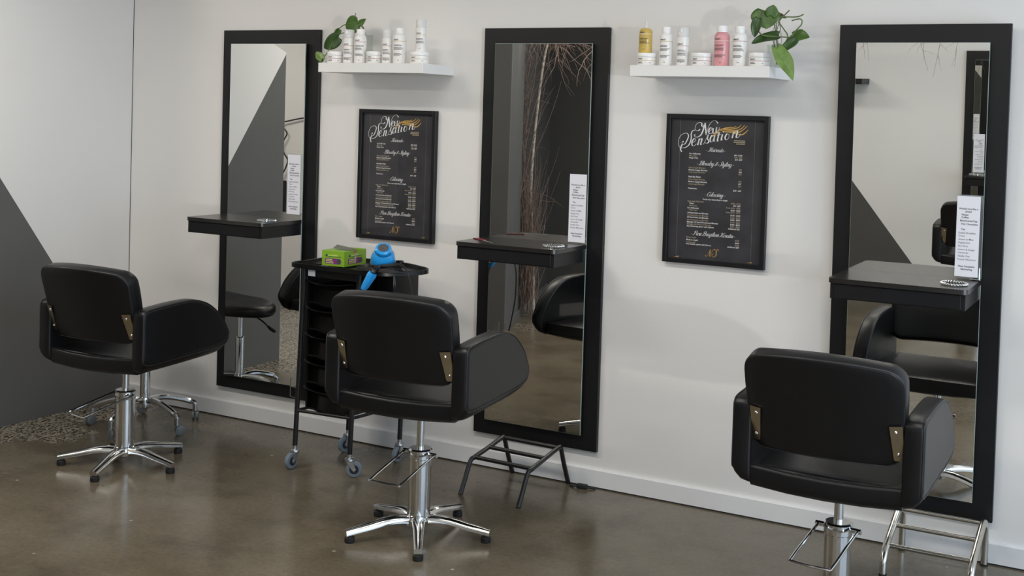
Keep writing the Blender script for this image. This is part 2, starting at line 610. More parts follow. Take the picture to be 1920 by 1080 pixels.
def ribbon(mb, pts, w0, w1, n=5, down=True, taper=True):
    """calligraphic stroke in the XY plane: wide on down strokes, hairline on up strokes"""
    P = catmull([(a, b, 0) for a, b in pts], n) if len(pts) > 2 else [Vector((*p, 0)) for p in pts]
    m_ = len(P)
    v, f = [], []
    for i, p in enumerate(P):
        t = P[min(i + 1, m_ - 1)] - P[max(i - 1, 0)]
        if t.length < 1e-9:
            t = Vector((1, 0, 0))
        t.normalize()
        if down:
            w = w0 + (w1 - w0) * max(0.0, -t.y * 0.96 - t.x * 0.1) ** 1.4
        else:
            w = w0 + (w1 - w0) * math.sin(PI * min(1, (i + 0.5) / m_)) ** 0.8
        nn = Vector((-t.y, t.x, 0)) * w / 2
        v += [p + nn, p - nn]
        if i:
            f.append((2 * i - 2, 2 * i - 1, 2 * i + 1, 2 * i))
    mb.add(v, f)


# a small copperplate alphabet, strokes on an x-height of 0.4
SCRIPT = {
    'e': (.24, [[(0, .18), (.18, .24), (.22, .36), (.12, .4), (.03, .3), (.02, .12), (.1, 0), (.24, .08)]]),
    'n': (.33, [[(0, .3), (.06, .4), (.06, 0)], [(.06, .2), (.16, .38), (.24, .36), (.22, .05), (.28, 0), (.34, .08)]]),
    'w': (.44, [[(0, .3), (.05, .4), (.06, .05), (.13, 0), (.22, .15), (.24, .4)], [(.24, .4), (.24, .06), (.32, 0), (.42, .15), (.42, .36), (.38, .4)]]),
    's': (.24, [[(0, .05), (.14, .42)], [(.14, .42), (.15, .28), (.22, .12), (.14, 0), (.04, .04)]]),
    'a': (.34, [[(.24, .34), (.14, .4), (.03, .28), (.02, .08), (.1, 0), (.2, .12), (.26, .38)], [(.26, .38), (.25, .08), (.3, 0), (.36, .08)]]),
    't': (.2, [[(.1, .62), (.06, .1), (.12, 0), (.2, .08)], [(0, .4), (.2, .41)]]),
    'i': (.16, [[(.04, .4), (.04, .06), (.1, 0), (.17, .08)], [(.06, .55), (.05, .49)]]),
    'o': (.26, [[(.14, .4), (.03, .28), (.03, .1), (.12, 0), (.22, .1), (.22, .3), (.14, .4)]]),
    'r': (.25, [[(0, .28), (.06, .42), (.1, .36), (.16, .38), (.14, .08), (.2, 0), (.26, .08)]]),
    'c': (.22, [[(.2, .32), (.14, .4), (.03, .28), (.02, .1), (.1, 0), (.22, .08)]]),
    'u': (.34, [[(0, .34), (.05, .4), (.05, .06), (.12, 0), (.22, .12), (.24, .4)], [(.24, .4), (.24, .06), (.3, 0), (.36, .08)]]),
    'l': (.18, [[(0, .1), (.16, .6), (.14, .72), (.08, .66), (.06, .06), (.12, 0), (.2, .08)]]),
    'd': (.34, [[(.22, .34), (.13, .4), (.03, .28), (.02, .08), (.1, 0), (.2, .12)], [(.28, .74), (.24, .08), (.3, 0), (.36, .08)]]),
    'y': (.32, [[(0, .34), (.05, .4), (.05, .08), (.12, 0), (.22, .14), (.24, .4)], [(.24, .4), (.22, -.2), (.12, -.34), (.04, -.26), (.14, -.1), (.34, .08)]]),
    'g': (.33, [[(.24, .34), (.14, .4), (.03, .28), (.02, .08), (.1, 0), (.2, .12), (.25, .38)], [(.25, .38), (.22, -.2), (.12, -.34), (.04, -.26), (.14, -.1), (.34, .08)]]),
    'z': (.28, [[(0, .36), (.08, .4), (.22, .38), (.04, .04), (.16, .02), (.2, -.14), (.1, -.3), (.02, -.2), (.3, .08)]]),
    'H': (.56, [[(0, .55), (.06, .68), (.2, .7), (.18, .2), (.06, 0), (-.08, .08)], [(.55, .74), (.42, .6), (.38, .1), (.46, 0), (.54, .08)], [(.1, .34), (.5, .38)]]),
    'B': (.5, [[(.18, .7), (.14, .2), (.04, 0), (-.08, .08)], [(-.02, .5), (.08, .7), (.3, .76), (.44, .62), (.36, .44), (.2, .38)], [(.2, .38), (.42, .34), (.44, .12), (.28, -.02), (.12, .06)]]),
    'P': (.46, [[(.18, .7), (.14, .2), (.04, 0), (-.08, .08)], [(-.02, .5), (.08, .7), (.3, .76), (.46, .62), (.38, .42), (.2, .36)]]),
    'S': (.44, [[(.42, .56), (.46, .7), (.34, .76), (.22, .62), (.3, .4), (.34, .18), (.2, 0), (0, .04), (-.06, .2), (.04, .28)]]),
    'C': (.42, [[(.38, .56), (.44, .7), (.3, .76), (.12, .6), (.04, .3), (.1, .06), (.24, 0), (.44, .14)]]),
    'K': (.54, [[(0, .55), (.08, .7), (.2, .7), (.16, .2), (.04, 0), (-.08, .08)], [(.56, .74), (.4, .6), (.2, .38)], [(.2, .38), (.3, .3), (.42, .02), (.54, .08)]]),
    'N': (.6, [[(-.1, .1), (0, 0), (.1, .1), (.16, .4), (.2, .7)], [(.2, .7), (.26, .4), (.36, 0)], [(.36, 0), (.42, .4), (.5, .7), (.62, .76), (.66, .66)]]),
    '&': (.48, [[(.4, .1), (.2, .3), (.1, .5), (.2, .64), (.3, .52), (.1, .26), (.06, .08), (.2, 0), (.4, .3)]]),
    '-': (.2, [[(0, .2), (.14, .2)]]),
    ' ': (.16, []),
}


def script_mb(s, size, slant=0.38, wide=0.085, thin=0.022):
    mb = MB()
    x = 0.0
    for ch in s:
        adv, strokes = SCRIPT[ch]
        for st in strokes:
            ribbon(mb, [(x + a + b * slant, b) for a, b in st], thin, wide, 4)
        x += adv
    mb.map(lambda p: ((p.x - x / 2 - 0.07) * size, p.y * size, 0))
    return mb


# ------------------------------------------------------------------ room shell
XL = -3.319          # face of the painted partition
YF = -5.45           # wall behind the camera
XR = 4.30            # shopfront wall
struct('floor', MB().box(-7, XR + 0.1, YF - 0.1, 0.12, -0.1, 0), 'floor')
struct('ceiling', MB().box(-7, XR + 0.1, YF - 0.1, 0.12, CEIL, CEIL + 0.1), 'ceiling')
struct('wall_back', MB().box(-7, XR + 0.1, 0, 0.12, 0, CEIL), 'wall')
# partition on the left with its sloping top and painted grey triangle
part_poly = [(0, 0), (-1.386, 0), (-1.386, 2.02), (0, 2.56)]
wl = struct('wall_left', MB().prism(part_poly, lambda a, b, d: (d, a, b), XL - 0.09, XL), 'wall')
tri = [(-0.035, 0.0), (-1.3855, 0.0), (-1.3855, 2.005), (-0.035, 0.13)]
struct('paint_triangle', MB().prism(tri, lambda a, b, d: (d, a, b), XL, XL + 0.0015), 'wall_grey', wl)
struct('corner_gap', MB().box(XL, XL + 0.0022, -0.0025, -0.0005, 0.09, 2.5), 'gap', wl)
# wall opposite, behind the camera, with its own painted triangle
wf = struct('wall_front', MB().box(-7, XR + 0.1, YF - 0.12, YF, 0, CEIL), 'wall')
tri2 = [(-3.7, 0.0), (0.14, 0.0), (-0.09, 0.302), (-0.615, 0.979), (-2.06, 2.849), (-3.7, 2.849)]
struct('paint_triangle', MB().prism(tri2, lambda a, b, d: (a, d, b), YF, YF + 0.002), 'wall_dark', wf)
# side wall beyond the opening, slightly splayed
a0, a1 = Vector((-2.69, -3.25)), Vector((-3.50, YF))
dv = (a1 - a0).normalized()
nv = Vector((dv.y, -dv.x))


def side(a, h, d):
    q = a0 + dv * a + nv * d
    return (q.x, q.y, h)


ln = (a1 - a0).length
ws = struct('wall_side', MB().prism([(0, 0), (ln, 0), (ln, CEIL), (0, CEIL)], side, 0.0, 0.12), 'wall_dark')
struct('side_panel', MB().prism([(0.0, 0.0), (0.62, 0.0), (0.62, CEIL), (0.0, CEIL)], side, -0.004, 0.0), 'wall_mid', ws)
struct('side_skirting', MB().prism([(0.0, 0.0), (ln - 0.02, 0.0), (ln - 0.02, 0.06), (0.0, 0.06)], side, -0.016, -0.0045), 'wall_mid', ws)
we = struct('wall_recess', MB().box(-7, -3.75, -3.37, -3.25, 0, CEIL), 'wall')
struct('recess_return', MB().box(-3.75, -2.70, -3.37, -3.25, 0, CEIL), 'wall_grey', we)
struct('recess_paint', MB().box(-3.75, -2.70, -3.25, -3.247, 0, CEIL), 'wall_grey', we)
struct('recess_skirting', MB().box(-7, -2.72, -3.247, -3.235, 0, 0.07), 'wall_mid', we)
struct('wall_far', MB().box(-7.1, -7, -3.25, 0, 0, CEIL), 'wall')
# unseen shopfront wall; its window opening is assumed, there to light the room
wr = MB()
wr.box(XR, XR + 0.1, YF, -5.2, 0, CEIL).box(XR, XR + 0.1, -0.2, 0, 0, CEIL)
wr.box(XR, XR + 0.1, -5.2, -0.2, 0, 0.15).box(XR, XR + 0.1, -5.2, -0.2, 2.55, CEIL)
struct('wall_right', wr, 'wall')
wn = struct('window_1', MB().box(XR + 0.02, XR + 0.08, -5.2, -0.2, 0.15, 0.20), 'winframe')
struct('window_head', MB().box(XR + 0.02, XR + 0.08, -5.2, -0.2, 2.50, 2.55), 'winframe', wn)
for yy in (-5.2, -2.72, -0.25):
    struct('mullion', MB().box(XR + 0.02, XR + 0.08, yy, yy + 0.05, 0.20, 2.50), 'winframe', wn)
# baseboards
bb = MB().prism([(0, 0.006), (-0.016, 0.006), (-0.016, 0.080), (-0.013, 0.085), (0, 0.085)], lambda a, b, d: (d, a, b), XL + 0.001, XR)
bo = struct('baseboard_back', bb, 'base')
struct('baseboard_gap', MB().box(XL + 0.001, XR, -0.014, -0.001, 0.0, 0.006), 'gap', bo)
bf = struct('baseboard_front', MB().box(-3.4, XR, YF + 0.0025, YF + 0.016, 0, 0.07), 'wall_mid')

# ceiling lamps: the lit panels themselves
for i, (lx, ly) in enumerate(LAMPS):
    t = thing('ceiling_panel', 'slim white rectangular ceiling light panel over the salon floor', 'ceiling light', (lx, ly, CEIL), 0, 'ceiling light panels')
    obj('housing', MB().box(-0.6, 0.6, -0.165, 0.165, -0.03, 0, 0.004, 1), 'socket', t, smooth=False)

# ------------------------------------------------------------------ mirror stations
W_, H_, Z0_ = 0.645, 1.90, 0.162
BT, GP = 0.0209, 0.0226      # board thickness, how proud the glass stands
BL_ = 0.072


def station(label, loc, rz=0.0, lean=0.0):
    t = thing('mirror_station', label, 'mirror', loc, rz, None)
    t.rotation_euler = (lean, 0, rz)
    obj('board', MB().box(0, W_, -BT, -0.001, Z0_, Z0_ + H_, 0.0015, 1), 'board', t, smooth=False)
    gx0, gx1, gz0, gz1 = BL_, W_ - BL_, Z0_ + BL_, Z0_ + H_ - BL_
    obj('backing_panel', MB().box(gx0 + 0.002, gx1 - 0.002, -BT - GP + 0.006, -BT, gz0 + 0.002, gz1 - 0.002), 'board', t, smooth=False)
    g = obj('mirror_glass', MB().box(gx0 + 0.001, gx1 - 0.001, -BT - GP, -BT - GP + 0.002, gz0 + 0.001, gz1 - 0.001), 'mirror', t, smooth=False)
    obj('glass_edge', MB().box(gx0, gx1, -BT - GP + 0.001, -BT - GP + 0.006, gz0, gz1), 'glassedge', g, smooth=False)
    # tray
    y0, y1 = -0.345, -BT - GP - 0.0005
    poly = rrect(gx0 - 0.002, gx1 + 0.002, y0, y1, (0.022, 0.022, 0.0005, 0.0005), 5)
    tp = obj('tray_top', MB().prism(poly, lambda a, b, d: (a, b, d), 1.075, 1.093), 'traytop', t, smooth=True)
    obj('drawer_box', MB().box(gx0 + 0.006, gx1 - 0.006, y0 + 0.012, y1, 1.015, 1.0748, 0.001, 1), 'board', t, smooth=False)
    obj('drawer_front', MB().box(gx0 + 0.022, gx1 - 0.022, y0 + 0.008, y0 + 0.0118, 1.019, 1.071, 0.001, 1), 'board', t, smooth=False)
    rg = MB()
    cx, cy = W_ - 0.135, -0.235
    for k in range(26):
        an = 2 * PI * k / 26
        rg.lathe([(0.0004, -0.0055), (0.0048, -0.002), (0.0048, 0.002), (0.0004, 0.0055)], (cx + 0.044 * math.cos(an), cy + 0.044 * math.sin(an), 1.0985), 6)
    rg.tube([(cx + 0.044 * math.cos(2 * PI * k / 40), cy + 0.044 * math.sin(2 * PI * k / 40), 1.0965) for k in range(40)], 0.0034, 8, closed=True)
    rn = obj('dryer_ring', rg, 'crystal', tp)
    rn['label'] = 'sparkling chrome dryer ring'
    obj('ring_hole', MB().lathe([(0.038, 1.0931), (0.038, 1.0936)], (cx, cy, 0), 28), 'gap', tp)
    return t


MX = [-2.6287, -1.010, 0.6678]
station('tall black-framed mirror with tray beside the wall corner and the rolling stool', (MX[0], 0, 0))
station('tall black-framed mirror with red comb on its tray above the black footrest', (MX[1], 0, 0))
station('tall black-framed mirror with notice holder above the chrome footrest', (MX[2], 0.002, 0), lean=0.020)
station('tall black-framed mirror on the wall behind the camera, seen only as a reflection', (0.268 + W_, YF, 0), PI)

# drinks notices
NOTE = [('Would you like a', 'c', 1, .051), ('drink?', 'c', 1, .062), ('Water', 'l', 1, .074), ('Coffee', 'l', 1, .084), ('Black/Latte/Cap', 'm', 1, .0965), ('Hot Chocolate', 'l', 1, .109),
        ('Tea', 'l', 1, .129), ('English Breakfast', 'k', 0, .1425), ('Green', 'k', 0, .154), ('Green w/ Mint', 'k', 0, .167), ('Peppermint', 'k', 0, .1795), ('Earl Grey', 'k', 0, .192),
        ('Lemon & Ginger', 'k', 0, .2055), ('Camomile', 'k', 0, .2175), ('Vanilla Chai', 'k', 0, .2305), ('French Afternoon', 'k', 0, .243), ('New Sensation', 'c', 1, .269), ('Hairstyling', 'c', 1, .280)]


def notice(label, x0, y, z0, lean=0.0, holder=False, rz=0.0):
    w, h = 0.084, 0.305
    t = thing('drinks_notice', label, 'notice', (x0, y, z0), rz)
    t.rotation_euler = (lean, 0, rz)
    sheet = obj('sheet', MB().box(0, w, -0.0006, 0, 0, h), 'paper', t, smooth=False)
    mb = MB()
    for s, al, b, dz in NOTE:
        tx = text_mb(s, 0.0098 if b else 0.0092, 'CENTER' if al == 'c' else 'LEFT', 0, 0.022 if b else 0.004)
        ox = {'c': w * 0.5, 'l': 0.017, 'm': 0.0125, 'k': 0.009}[al]
        tx.map(lambda p: (p.x + ox, -0.0008, h - dz + p.y))
        mb.add(tx.v, tx.f)
    obj('lettering', mb, 'ink', sheet, smooth=False)
    lam = MB().box(-0.004, w + 0.010, 0.0002, 0.0008, -0.004, h + 0.004)
    obj('laminate', lam, 'lamin', t, smooth=False)
    if holder:
        hd = MB().box(0.055, w + 0.010, -0.004, 0.030, -0.0095, -0.0065, 0.001, 1)
        hd.tube([(w + 0.004, 0.012, -0.006), (w + 0.004, 0.012, 0.035)], 0.0035, 8)
        obj('holder', hd, 'crystal', t)
    return t


GY = -BT - GP
notice('narrow laminated drinks notice on the mirror nearest the wall corner', -2.152, GY - 0.0012, 1.118)
notice('narrow laminated drinks notice on the mirror above the black footrest', -0.527, GY - 0.0012, 1.100)
notice('narrow drinks notice standing in a clear holder before the chrome footrest mirror', 1.150, -0.100, 1.1035, 0.0, True)
notice('narrow drinks notice on the mirror behind the camera, seen as a reflection', 0.268 + W_ - 0.48, YF + 0.0447, 1.10, 0, False, PI)

# tail comb on the second tray
t = thing('tail_comb', 'red tail comb with steel pin tail lying on the tray', 'comb', (-0.88, -0.215, 1.0935), math.radians(-34))
cb = MB().box(-0.06, 0.03, -0.014, -0.003, 0.0, 0.004, 0.001, 1)
for k in range(22):
    cb.box(-0.058 + k * 0.004, -0.0562 + k * 0.004, -0.003, 0.014, 0.0005, 0.0035)
obj('comb_teeth', cb, 'red', t, smooth=False)
obj('pin_tail', MB().tube([(0.028, -0.009, 0.002), (0.135, -0.007, 0.0015)], [0.0018, 0.0009], 8), 'screw', t)

# ------------------------------------------------------------------ posters
LOGO = [
 [(1250,-670),(1140,-720),(1090,-860),(1100,-990),(1070,-1160),(980,-1340),(800,-1450),(610,-1450),(520,-1310),(520,-1120),(620,-920),(780,-830),(910,-830),(970,-930),(920,-1100),(820,-1280),(720,-1300),(690,-1220),(730,-1190)],
 [(700,-1300),(640,-1430),(630,-1540),(690,-1630)],
 [(1490,-630),(1390,-700),(1270,-660),(1270,-510),(1350,-380),(1490,-340),(1560,-390),(1560,-480),(1630,-530)],
 [(1670,-430),(1630,-650),(1530,-870),(1370,-970),(1240,-940),(1250,-880)],
 [(1700,-350),(1730,-540),(1770,-860)],
 [(1770,-860),(1860,-530),(1960,-340),(2090,-240),(2200,-260),(2280,-360)],
 [(1890,-730),(1990,-640),(2010,-560),(1940,-560),(1880,-680),(1900,-790),(1980,-800),(2070,-720)],
 [(2040,-560),(2070,-590),(2070,-760),(2130,-780),(2210,-670),(2230,-520)],
 [(2230,-520),(2210,-710),(2260,-760),(2320,-670),(2350,-520)],
 [(1130,-1240),(1270,-1150),(1300,-1040),(1220,-1050),(1140,-1180),(1150,-1320),(1230,-1350),(1340,-1260)],
 [(1430,-1060),(1470,-1040),(1400,-1310)],
 [(1420,-1190),(1540,-1030),(1590,-1050),(1530,-1280),(1600,-1260)],
 [(1660,-1270),(1870,-840)],
 [(1870,-840),(1830,-1000),(1900,-1130),(1840,-1210),(1720,-1200)],
 [(2130,-910),(2030,-870),(1960,-1020),(1980,-1150),(2060,-1120),(2150,-860)],
 [(2160,-860),(2120,-1100),(2190,-1110)],
 [(2360,-730),(2280,-1090),(2350,-1080)],
 [(2250,-870),(2430,-820)],
 [(2500,-810),(2450,-1060),(2520,-1030)],
 [(2545,-685),(2525,-725)],
 [(2690,-780),(2620,-930),(2660,-1040),(2770,-970),(2790,-820),(2690,-780)],
 [(2970,-730),(3000,-690),(2930,-950)],
 [(2950,-860),(3060,-690),(3160,-660),(3110,-920),(3230,-890),(3290,-760)]]
GOLD = [
 [(2010,-950),(2220,-730),(2440,-600),(2770,-520),(2990,-510),(3090,-440)],
 [(2030,-950),(2250,-760),(2550,-620),(2990,-560),(3210,-490),(3320,-380)],
 [(2120,-890),(2330,-730),(2660,-640),(3110,-630),(3340,-530),(3470,-380)],
 [(2230,-820),(2510,-680),(2890,-680),(3220,-700),(3430,-570),(3580,-420)],
 [(2560,-700),(3000,-750),(3330,-800),(3500,-710),(3630,-580)]]
ROWS = [
 (.168, 0, 'Cut & Blowdry', '$59 -$100', 0), (.177, 1, 'Mens Cut', '$35 - $50', 0), (.186, 0, 'Fringe Trim', '$10 -$20', 0),
 (.228, 1, 'Short Length Blowdry', '$35', 0), (.238, 0, 'Medium Length Blowdry', '$40', 0), (.247, 1, 'Long Length Blowdry', '$50', 0),
 (.267, 0, 'Saturday Rates', '', 0), (.278, 1, 'Short Length Blowdry', '$47', 0), (.288, 0, 'Medium Length Blowdry', '$57', 0), (.298, 1, 'Long Length Blowdry', '$62', 0),
 (.317, 0, 'Treatments', '$18 - $25', 0),
 (.372, 1, 'Regrowth & Blowdry', '$100 - $130', 0), (.381, 0, 'Toner', '$15 -$25', .008), (.391, 1, 'With Foils', 'From $155 - $200', .008), (.401, 0, 'Cut & Blowdry', '$160 - $200', 0),
 (.410, 1, 'With Foils', 'From $175 - $275', .008), (.422, 0, '1/4 Head Foils and Blowdry', '$130 - $160', 0), (.432, 1, '1/2 Head Foils and Blowdry', '$150 - $220', 0),
 (.441, 0, '3/4 Head Foils and Blowdry', '$160 - $200', 0), (.452, 1, 'Full Head Foils and Blowdry', '$170 - $250', 0), (.461, 0, 'Balayage 1/2 Head Retouch and Blowdry', '$180 - $230', 0),
 (.470, 1, 'Balayage Full Head and Blowdry', '$200 - $300', 0), (.479, 0, 'Any Colouring option with Haircut', 'Additional $25', 0),
 (.527, 1, 'Short Length', '$220', 0), (.538, 0, 'Medium Length', '$260', 0), (.548, 1, 'Long Length', '$300', 0), (.556, 0, 'Any Keratin option with Haircut', 'Additional $25', 0)]
HEADS = [(.223, .157, '- Haircuts -'), (.223, .216, '- Blowdry & Styling -'), (.226, .347, '- Colouring -'), (.224, .517, '- Pure Brazilian Keratin -')]


def poster(label, x0, zt, w=0.455, h=0.64):
    D = 0.028
    t = thing('price_list', label, 'framed poster', (x0, 0, zt - h), 0, None)
    fw = 0.019
    fr = MB()
    fr.box(0, fw, -D, -0.001, 0, h, 0.001, 1).box(w - fw, w, -D, -0.001, 0, h, 0.001, 1)
    fr.box(fw, w - fw, -D, -0.001, 0, fw, 0.001, 1).box(fw, w - fw, -D, -0.001, h - fw, h, 0.001, 1)
    obj('frame', fr, 'board', t, smooth=False)
    pr = obj('print', MB().box(fw, w - fw, -0.011, -0.002, fw, h - fw), 'posterprint', t, smooth=False)
    Y = -0.0113

    def put(mb, ox, oz, yy=Y):
        return mb.map(lambda p: (p.x + ox, yy, p.y + oz))
    white, gold, pale, line = MB(), MB(), MB(), MB()
    lg = MB()
    for st in LOGO:
        ribbon(lg, [(a / 1e4, b / 1e4) for a, b in st], 0.0016, 0.0062 if len(st) < 12 else 0.0048, 5)
    for cx, cz in ((.0730, -.1190), (.1252, -.0885)):
        lg.add([(cx + .0034 * math.cos(k * PI / 4), cz + .0034 * math.sin(k * PI / 4), 0) for k in range(8)], [tuple(range(8))])
    put(lg, 0, h, Y - 0.0006)
    white.add(lg.v, lg.f)
    gm = MB()
    for st in GOLD:
        ribbon(gm, [(a / 1e4, b / 1e4) for a, b in st], 0.0012, 0.0050, 6, down=False)
    mo = script_mb('NS', 0.044, 0.3, 0.09, 0.03)
    mo.map(lambda p: (p.x + .222, p.y - .604, 0))
    gm.add(mo.v, mo.f)
    for cx, cz in ((.060, -.6165), (.388, -.6165)):
        gm.add([(cx - .012, cz, 0), (cx + .004, cz + .0035, 0), (cx + .013, cz + .0052, 0), (cx + .010, cz, 0)], [(0, 3, 2, 1)])
    put(gm, 0, h, Y - 0.0003)
    gold.add(gm.v, gm.f)
    for dz, g, s, pz, ind in ROWS:
        for tx, ox, al in ((s, .102 + ind, 'LEFT'), (pz, .340, 'RIGHT')):
            if not tx:
                continue
            mb = put(text_mb(tx, 0.0086 if tx != 'Saturday Rates' else 0.0094, al, 0.22, 0.016 if g == 0 else 0.004), ox, h - dz - 0.003)
            (pale if g else white).add(mb.v, mb.f)
    for hx, dz, s in HEADS:
        mb = put(script_mb(s, 0.0245, 0.42, 0.075, 0.03).map(lambda p: (p.x * 1.18, p.y, 0)), hx, h - dz)
        white.add(mb.v, mb.f)
    mb = put(text_mb('Prices vary depending on length', 0.0086, 'CENTER', 0.22, 0.016), .227, h - .3635)
    white.add(mb.v, mb.f)
    rnd = random.Random(5)
    for r_, (xa, xb) in enumerate(((.302, .350), (.300, .350), (.312, .350))):
        x = xa
        while x < xb:
            wq = rnd.uniform(.0016, .003)
            pale.add([(x, Y, h - .108 - r_ * .0068), (x + wq, Y, h - .108 - r_ * .0068), (x + wq, Y, h - .1045 - r_ * .0068), (x, Y, h - .1045 - r_ * .0068)], [(0, 1, 2, 3)])
            x += wq + .0008
    for lx in (.058, .392):
        line.add([(lx, Y + .0001, fw), (lx + .0016, Y + .0001, fw), (lx + .0016, Y + .0001, h - fw), (lx, Y + .0001, h - fw)], [(0, 1, 2, 3)])
    obj('white_lettering', white, 'white_ink', pr, smooth=False)
    obj('gold_lettering', gold, 'gold_ink', pr, smooth=False)
    obj('pale_lettering', pale, 'pale_gold_ink', pr, smooth=False)
    obj('margin_line', line, 'posterline', pr, smooth=False)
    obj('pane', MB().box(fw - .001, w - fw + .001, -0.0165, -0.0145, fw - .001, h - fw + .001), 'pane', t, smooth=False)


poster('framed black price list on the white wall above the drawer trolley', -1.722, 1.668)
poster('framed black price list on the white wall between the two footrest mirrors', -0.077, 1.688)

# ------------------------------------------------------------------ shelves and products
SY = -0.270
ZS = 1.884


def shelf(label, x0, x1):
    o = obj('wall_shelf', MB().box(x0, x1, SY, -0.001, ZS - 0.045, ZS, 0.0012, 1), 'shelf', None, smooth=False, world=True)
    tag(o, label, 'shelf', None)


shelf('white floating shelf above the price list by the drawer trolley', -1.790, -1.186)
shelf('white floating shelf carrying the pink bottle and golden oil bottle', -0.149, 0.450)

rndp = random.Random(11)


def wrap(mb, r, phi, lift=0.0004):
    """bend flat lettering (x right, y up) round an upright cylinder, phi = facing angle"""
    def fn(p):
        an = phi + p.x / r
        return ((r + lift) * math.cos(an), (r + lift) * math.sin(an), p.y)
    return mb.map(fn)


def bars(r, phi, z, rows, x0, x1):
    mb = MB()
    for k in range(rows):
        x = x0
        zz = z - k * 0.0042
        end = x1 - rndp.uniform(0, 0.3) * (x1 - x0)
        while x < end:
            w = rndp.uniform(0.0012, 0.0030)
            mb.add([(x, zz, 0), (x + w, zz, 0), (x + w, zz + 0.0023, 0), (x, zz + 0.0023, 0)], [(0, 1, 2, 3)])
            x += w + 0.0007
    return wrap(mb, r, phi)


def label_band(r, phi, z, h, span, mat_, parent):
    mb = MB()
    n = 14
    v = []
    for k in range(n + 1):
        an = phi - span / 2 + span * k / n
        for zz in (z, z + h):
            v.append(((r + 0.0005) * math.cos(an), (r + 0.0005) * math.sin(an), zz))
    mb.add(v, [(2 * k, 2 * k + 2, 2 * k + 3, 2 * k + 1) for k in range(n)])
    obj('rule', mb, mat_, parent)


def product(label, kind, x, y, z, r, top, rule, cat, group):
    h = top - z
    t = thing({'jar': 'cream_jar', 'pump': 'pump_bottle', 'flip': 'shampoo_bottle', 'pink': 'tonic_bottle', 'oil': 'oil_bottle'}[kind], label, cat, (x, y, z), 0, group)
    phi = math.atan2(-4.94 - y, 1.97 - x) - 0.05
    ink = MB()
    if kind == 'jar':
        hb = h * 0.66
        body = obj('body', MB().lathe([(0, 0), (r * .96, 0), (r, .003), (r, hb), (r * .95, hb + .001), (0, hb + .001)], seg=36), 'bottle_white', t)
        obj('lid', MB().lathe([(0, hb + .0015), (r * .99, hb + .0015), (r * 1.01, hb + .004), (r * 1.01, h - .002), (r * .98, h), (0, h)], seg=36), 'cap_white', t)
        zt, x0, x1 = hb * .62, -r * .95, r * .95
        tx = wrap(text_mb('enact', 0.0105, 'LEFT', 0, 0.02).map(lambda p: (p.x + x0, p.y + zt + .004, 0)), r, phi)
        ink.add(tx.v, tx.f)
        b = bars(r, phi, zt - .0085, 2, x0, x0 + .026)
        ink.add(b.v, b.f)
        b = bars(r, phi, zt - .0105, 1, .012, .02)
        ink.add(b.v, b.f)
        label_band(r, phi, zt - .001, .0017, 2.4, rule, body)
    else:
        if kind == 'pump':
            hb = h * .74
            body = obj('body', MB().lathe([(0, 0), (r * .96, 0), (r, .003), (r, hb), (r * .9, hb + .003), (0, hb + .003)], seg=32), 'bottle_white', t)
            obj('actuator', MB().lathe([(r * .72, hb + .003), (r * .72, h * .88), (r * .55, h * .93), (0, h * .93)], seg=24), 'cap_white', t)
            obj('clear_cap', MB().lathe([(r * .97, hb + .002), (r * .97, h - .003), (r * .9, h), (0, h)], seg=32), 'cap_clear', t)
        elif kind in ('flip', 'pink'):
            hb = h * .84
            m1 = 'bottle_pink' if kind == 'pink' else 'bottle_white'
            body = obj('body', MB().lathe([(0, 0), (r * .94, 0), (r, .004), (r, hb - .022), (r * .96, hb - .012), (r * .8, hb - .003), (r * .66, hb), (0, hb)], seg=32), m1, t)
            obj('cap', MB().lathe([(0, hb), (r * .70, hb), (r * .71, hb + .002), (r * .69, h - .002), (r * .66, h), (0, h)], seg=28), 'cap_white', t)
        else:
            hb = h * .76
            body = obj('body', MB().lathe([(0, 0), (r * .93, 0), (r, .004), (r, hb - .022), (r * .93, hb - .011), (r * .7, hb - .003), (r * .32, hb), (0, hb)], seg=32), 'bottle_gold', t)
            obj('dropper', MB().lathe([(0, hb), (r * .34, hb), (r * .34, hb + .010), (r * .20, hb + .013), (r * .13, h - .002), (r * .07, h), (0, h)], seg=20), 'cap_clear', t)
        zr = hb * (.70 if kind == 'pump' else .74)
        x0 = -r * 1.0
        tx = wrap(text_mb('enact', 0.0115, 'LEFT', 0, 0.02).map(lambda p: (p.x + x0, p.y + zr + .005, 0)), r, phi)
        ink.add(tx.v, tx.f)
        for dz, rows, xe in ((.018, 2, .014), (.030, 3, .018), (.058, 3, .016), (.085, 1, .012)):
            if zr - dz > .02:
                b = bars(r, phi, zr - dz, rows, x0, xe)
                ink.add(b.v, b.f)
        b = bars(r, phi, .014, 1, -.008, -.002)
        ink.add(b.v, b.f)
        label_band(r, phi, zr, .0018, 2.5, rule, body)
    obj('lettering', ink, 'ink', body, smooth=False)
    return t


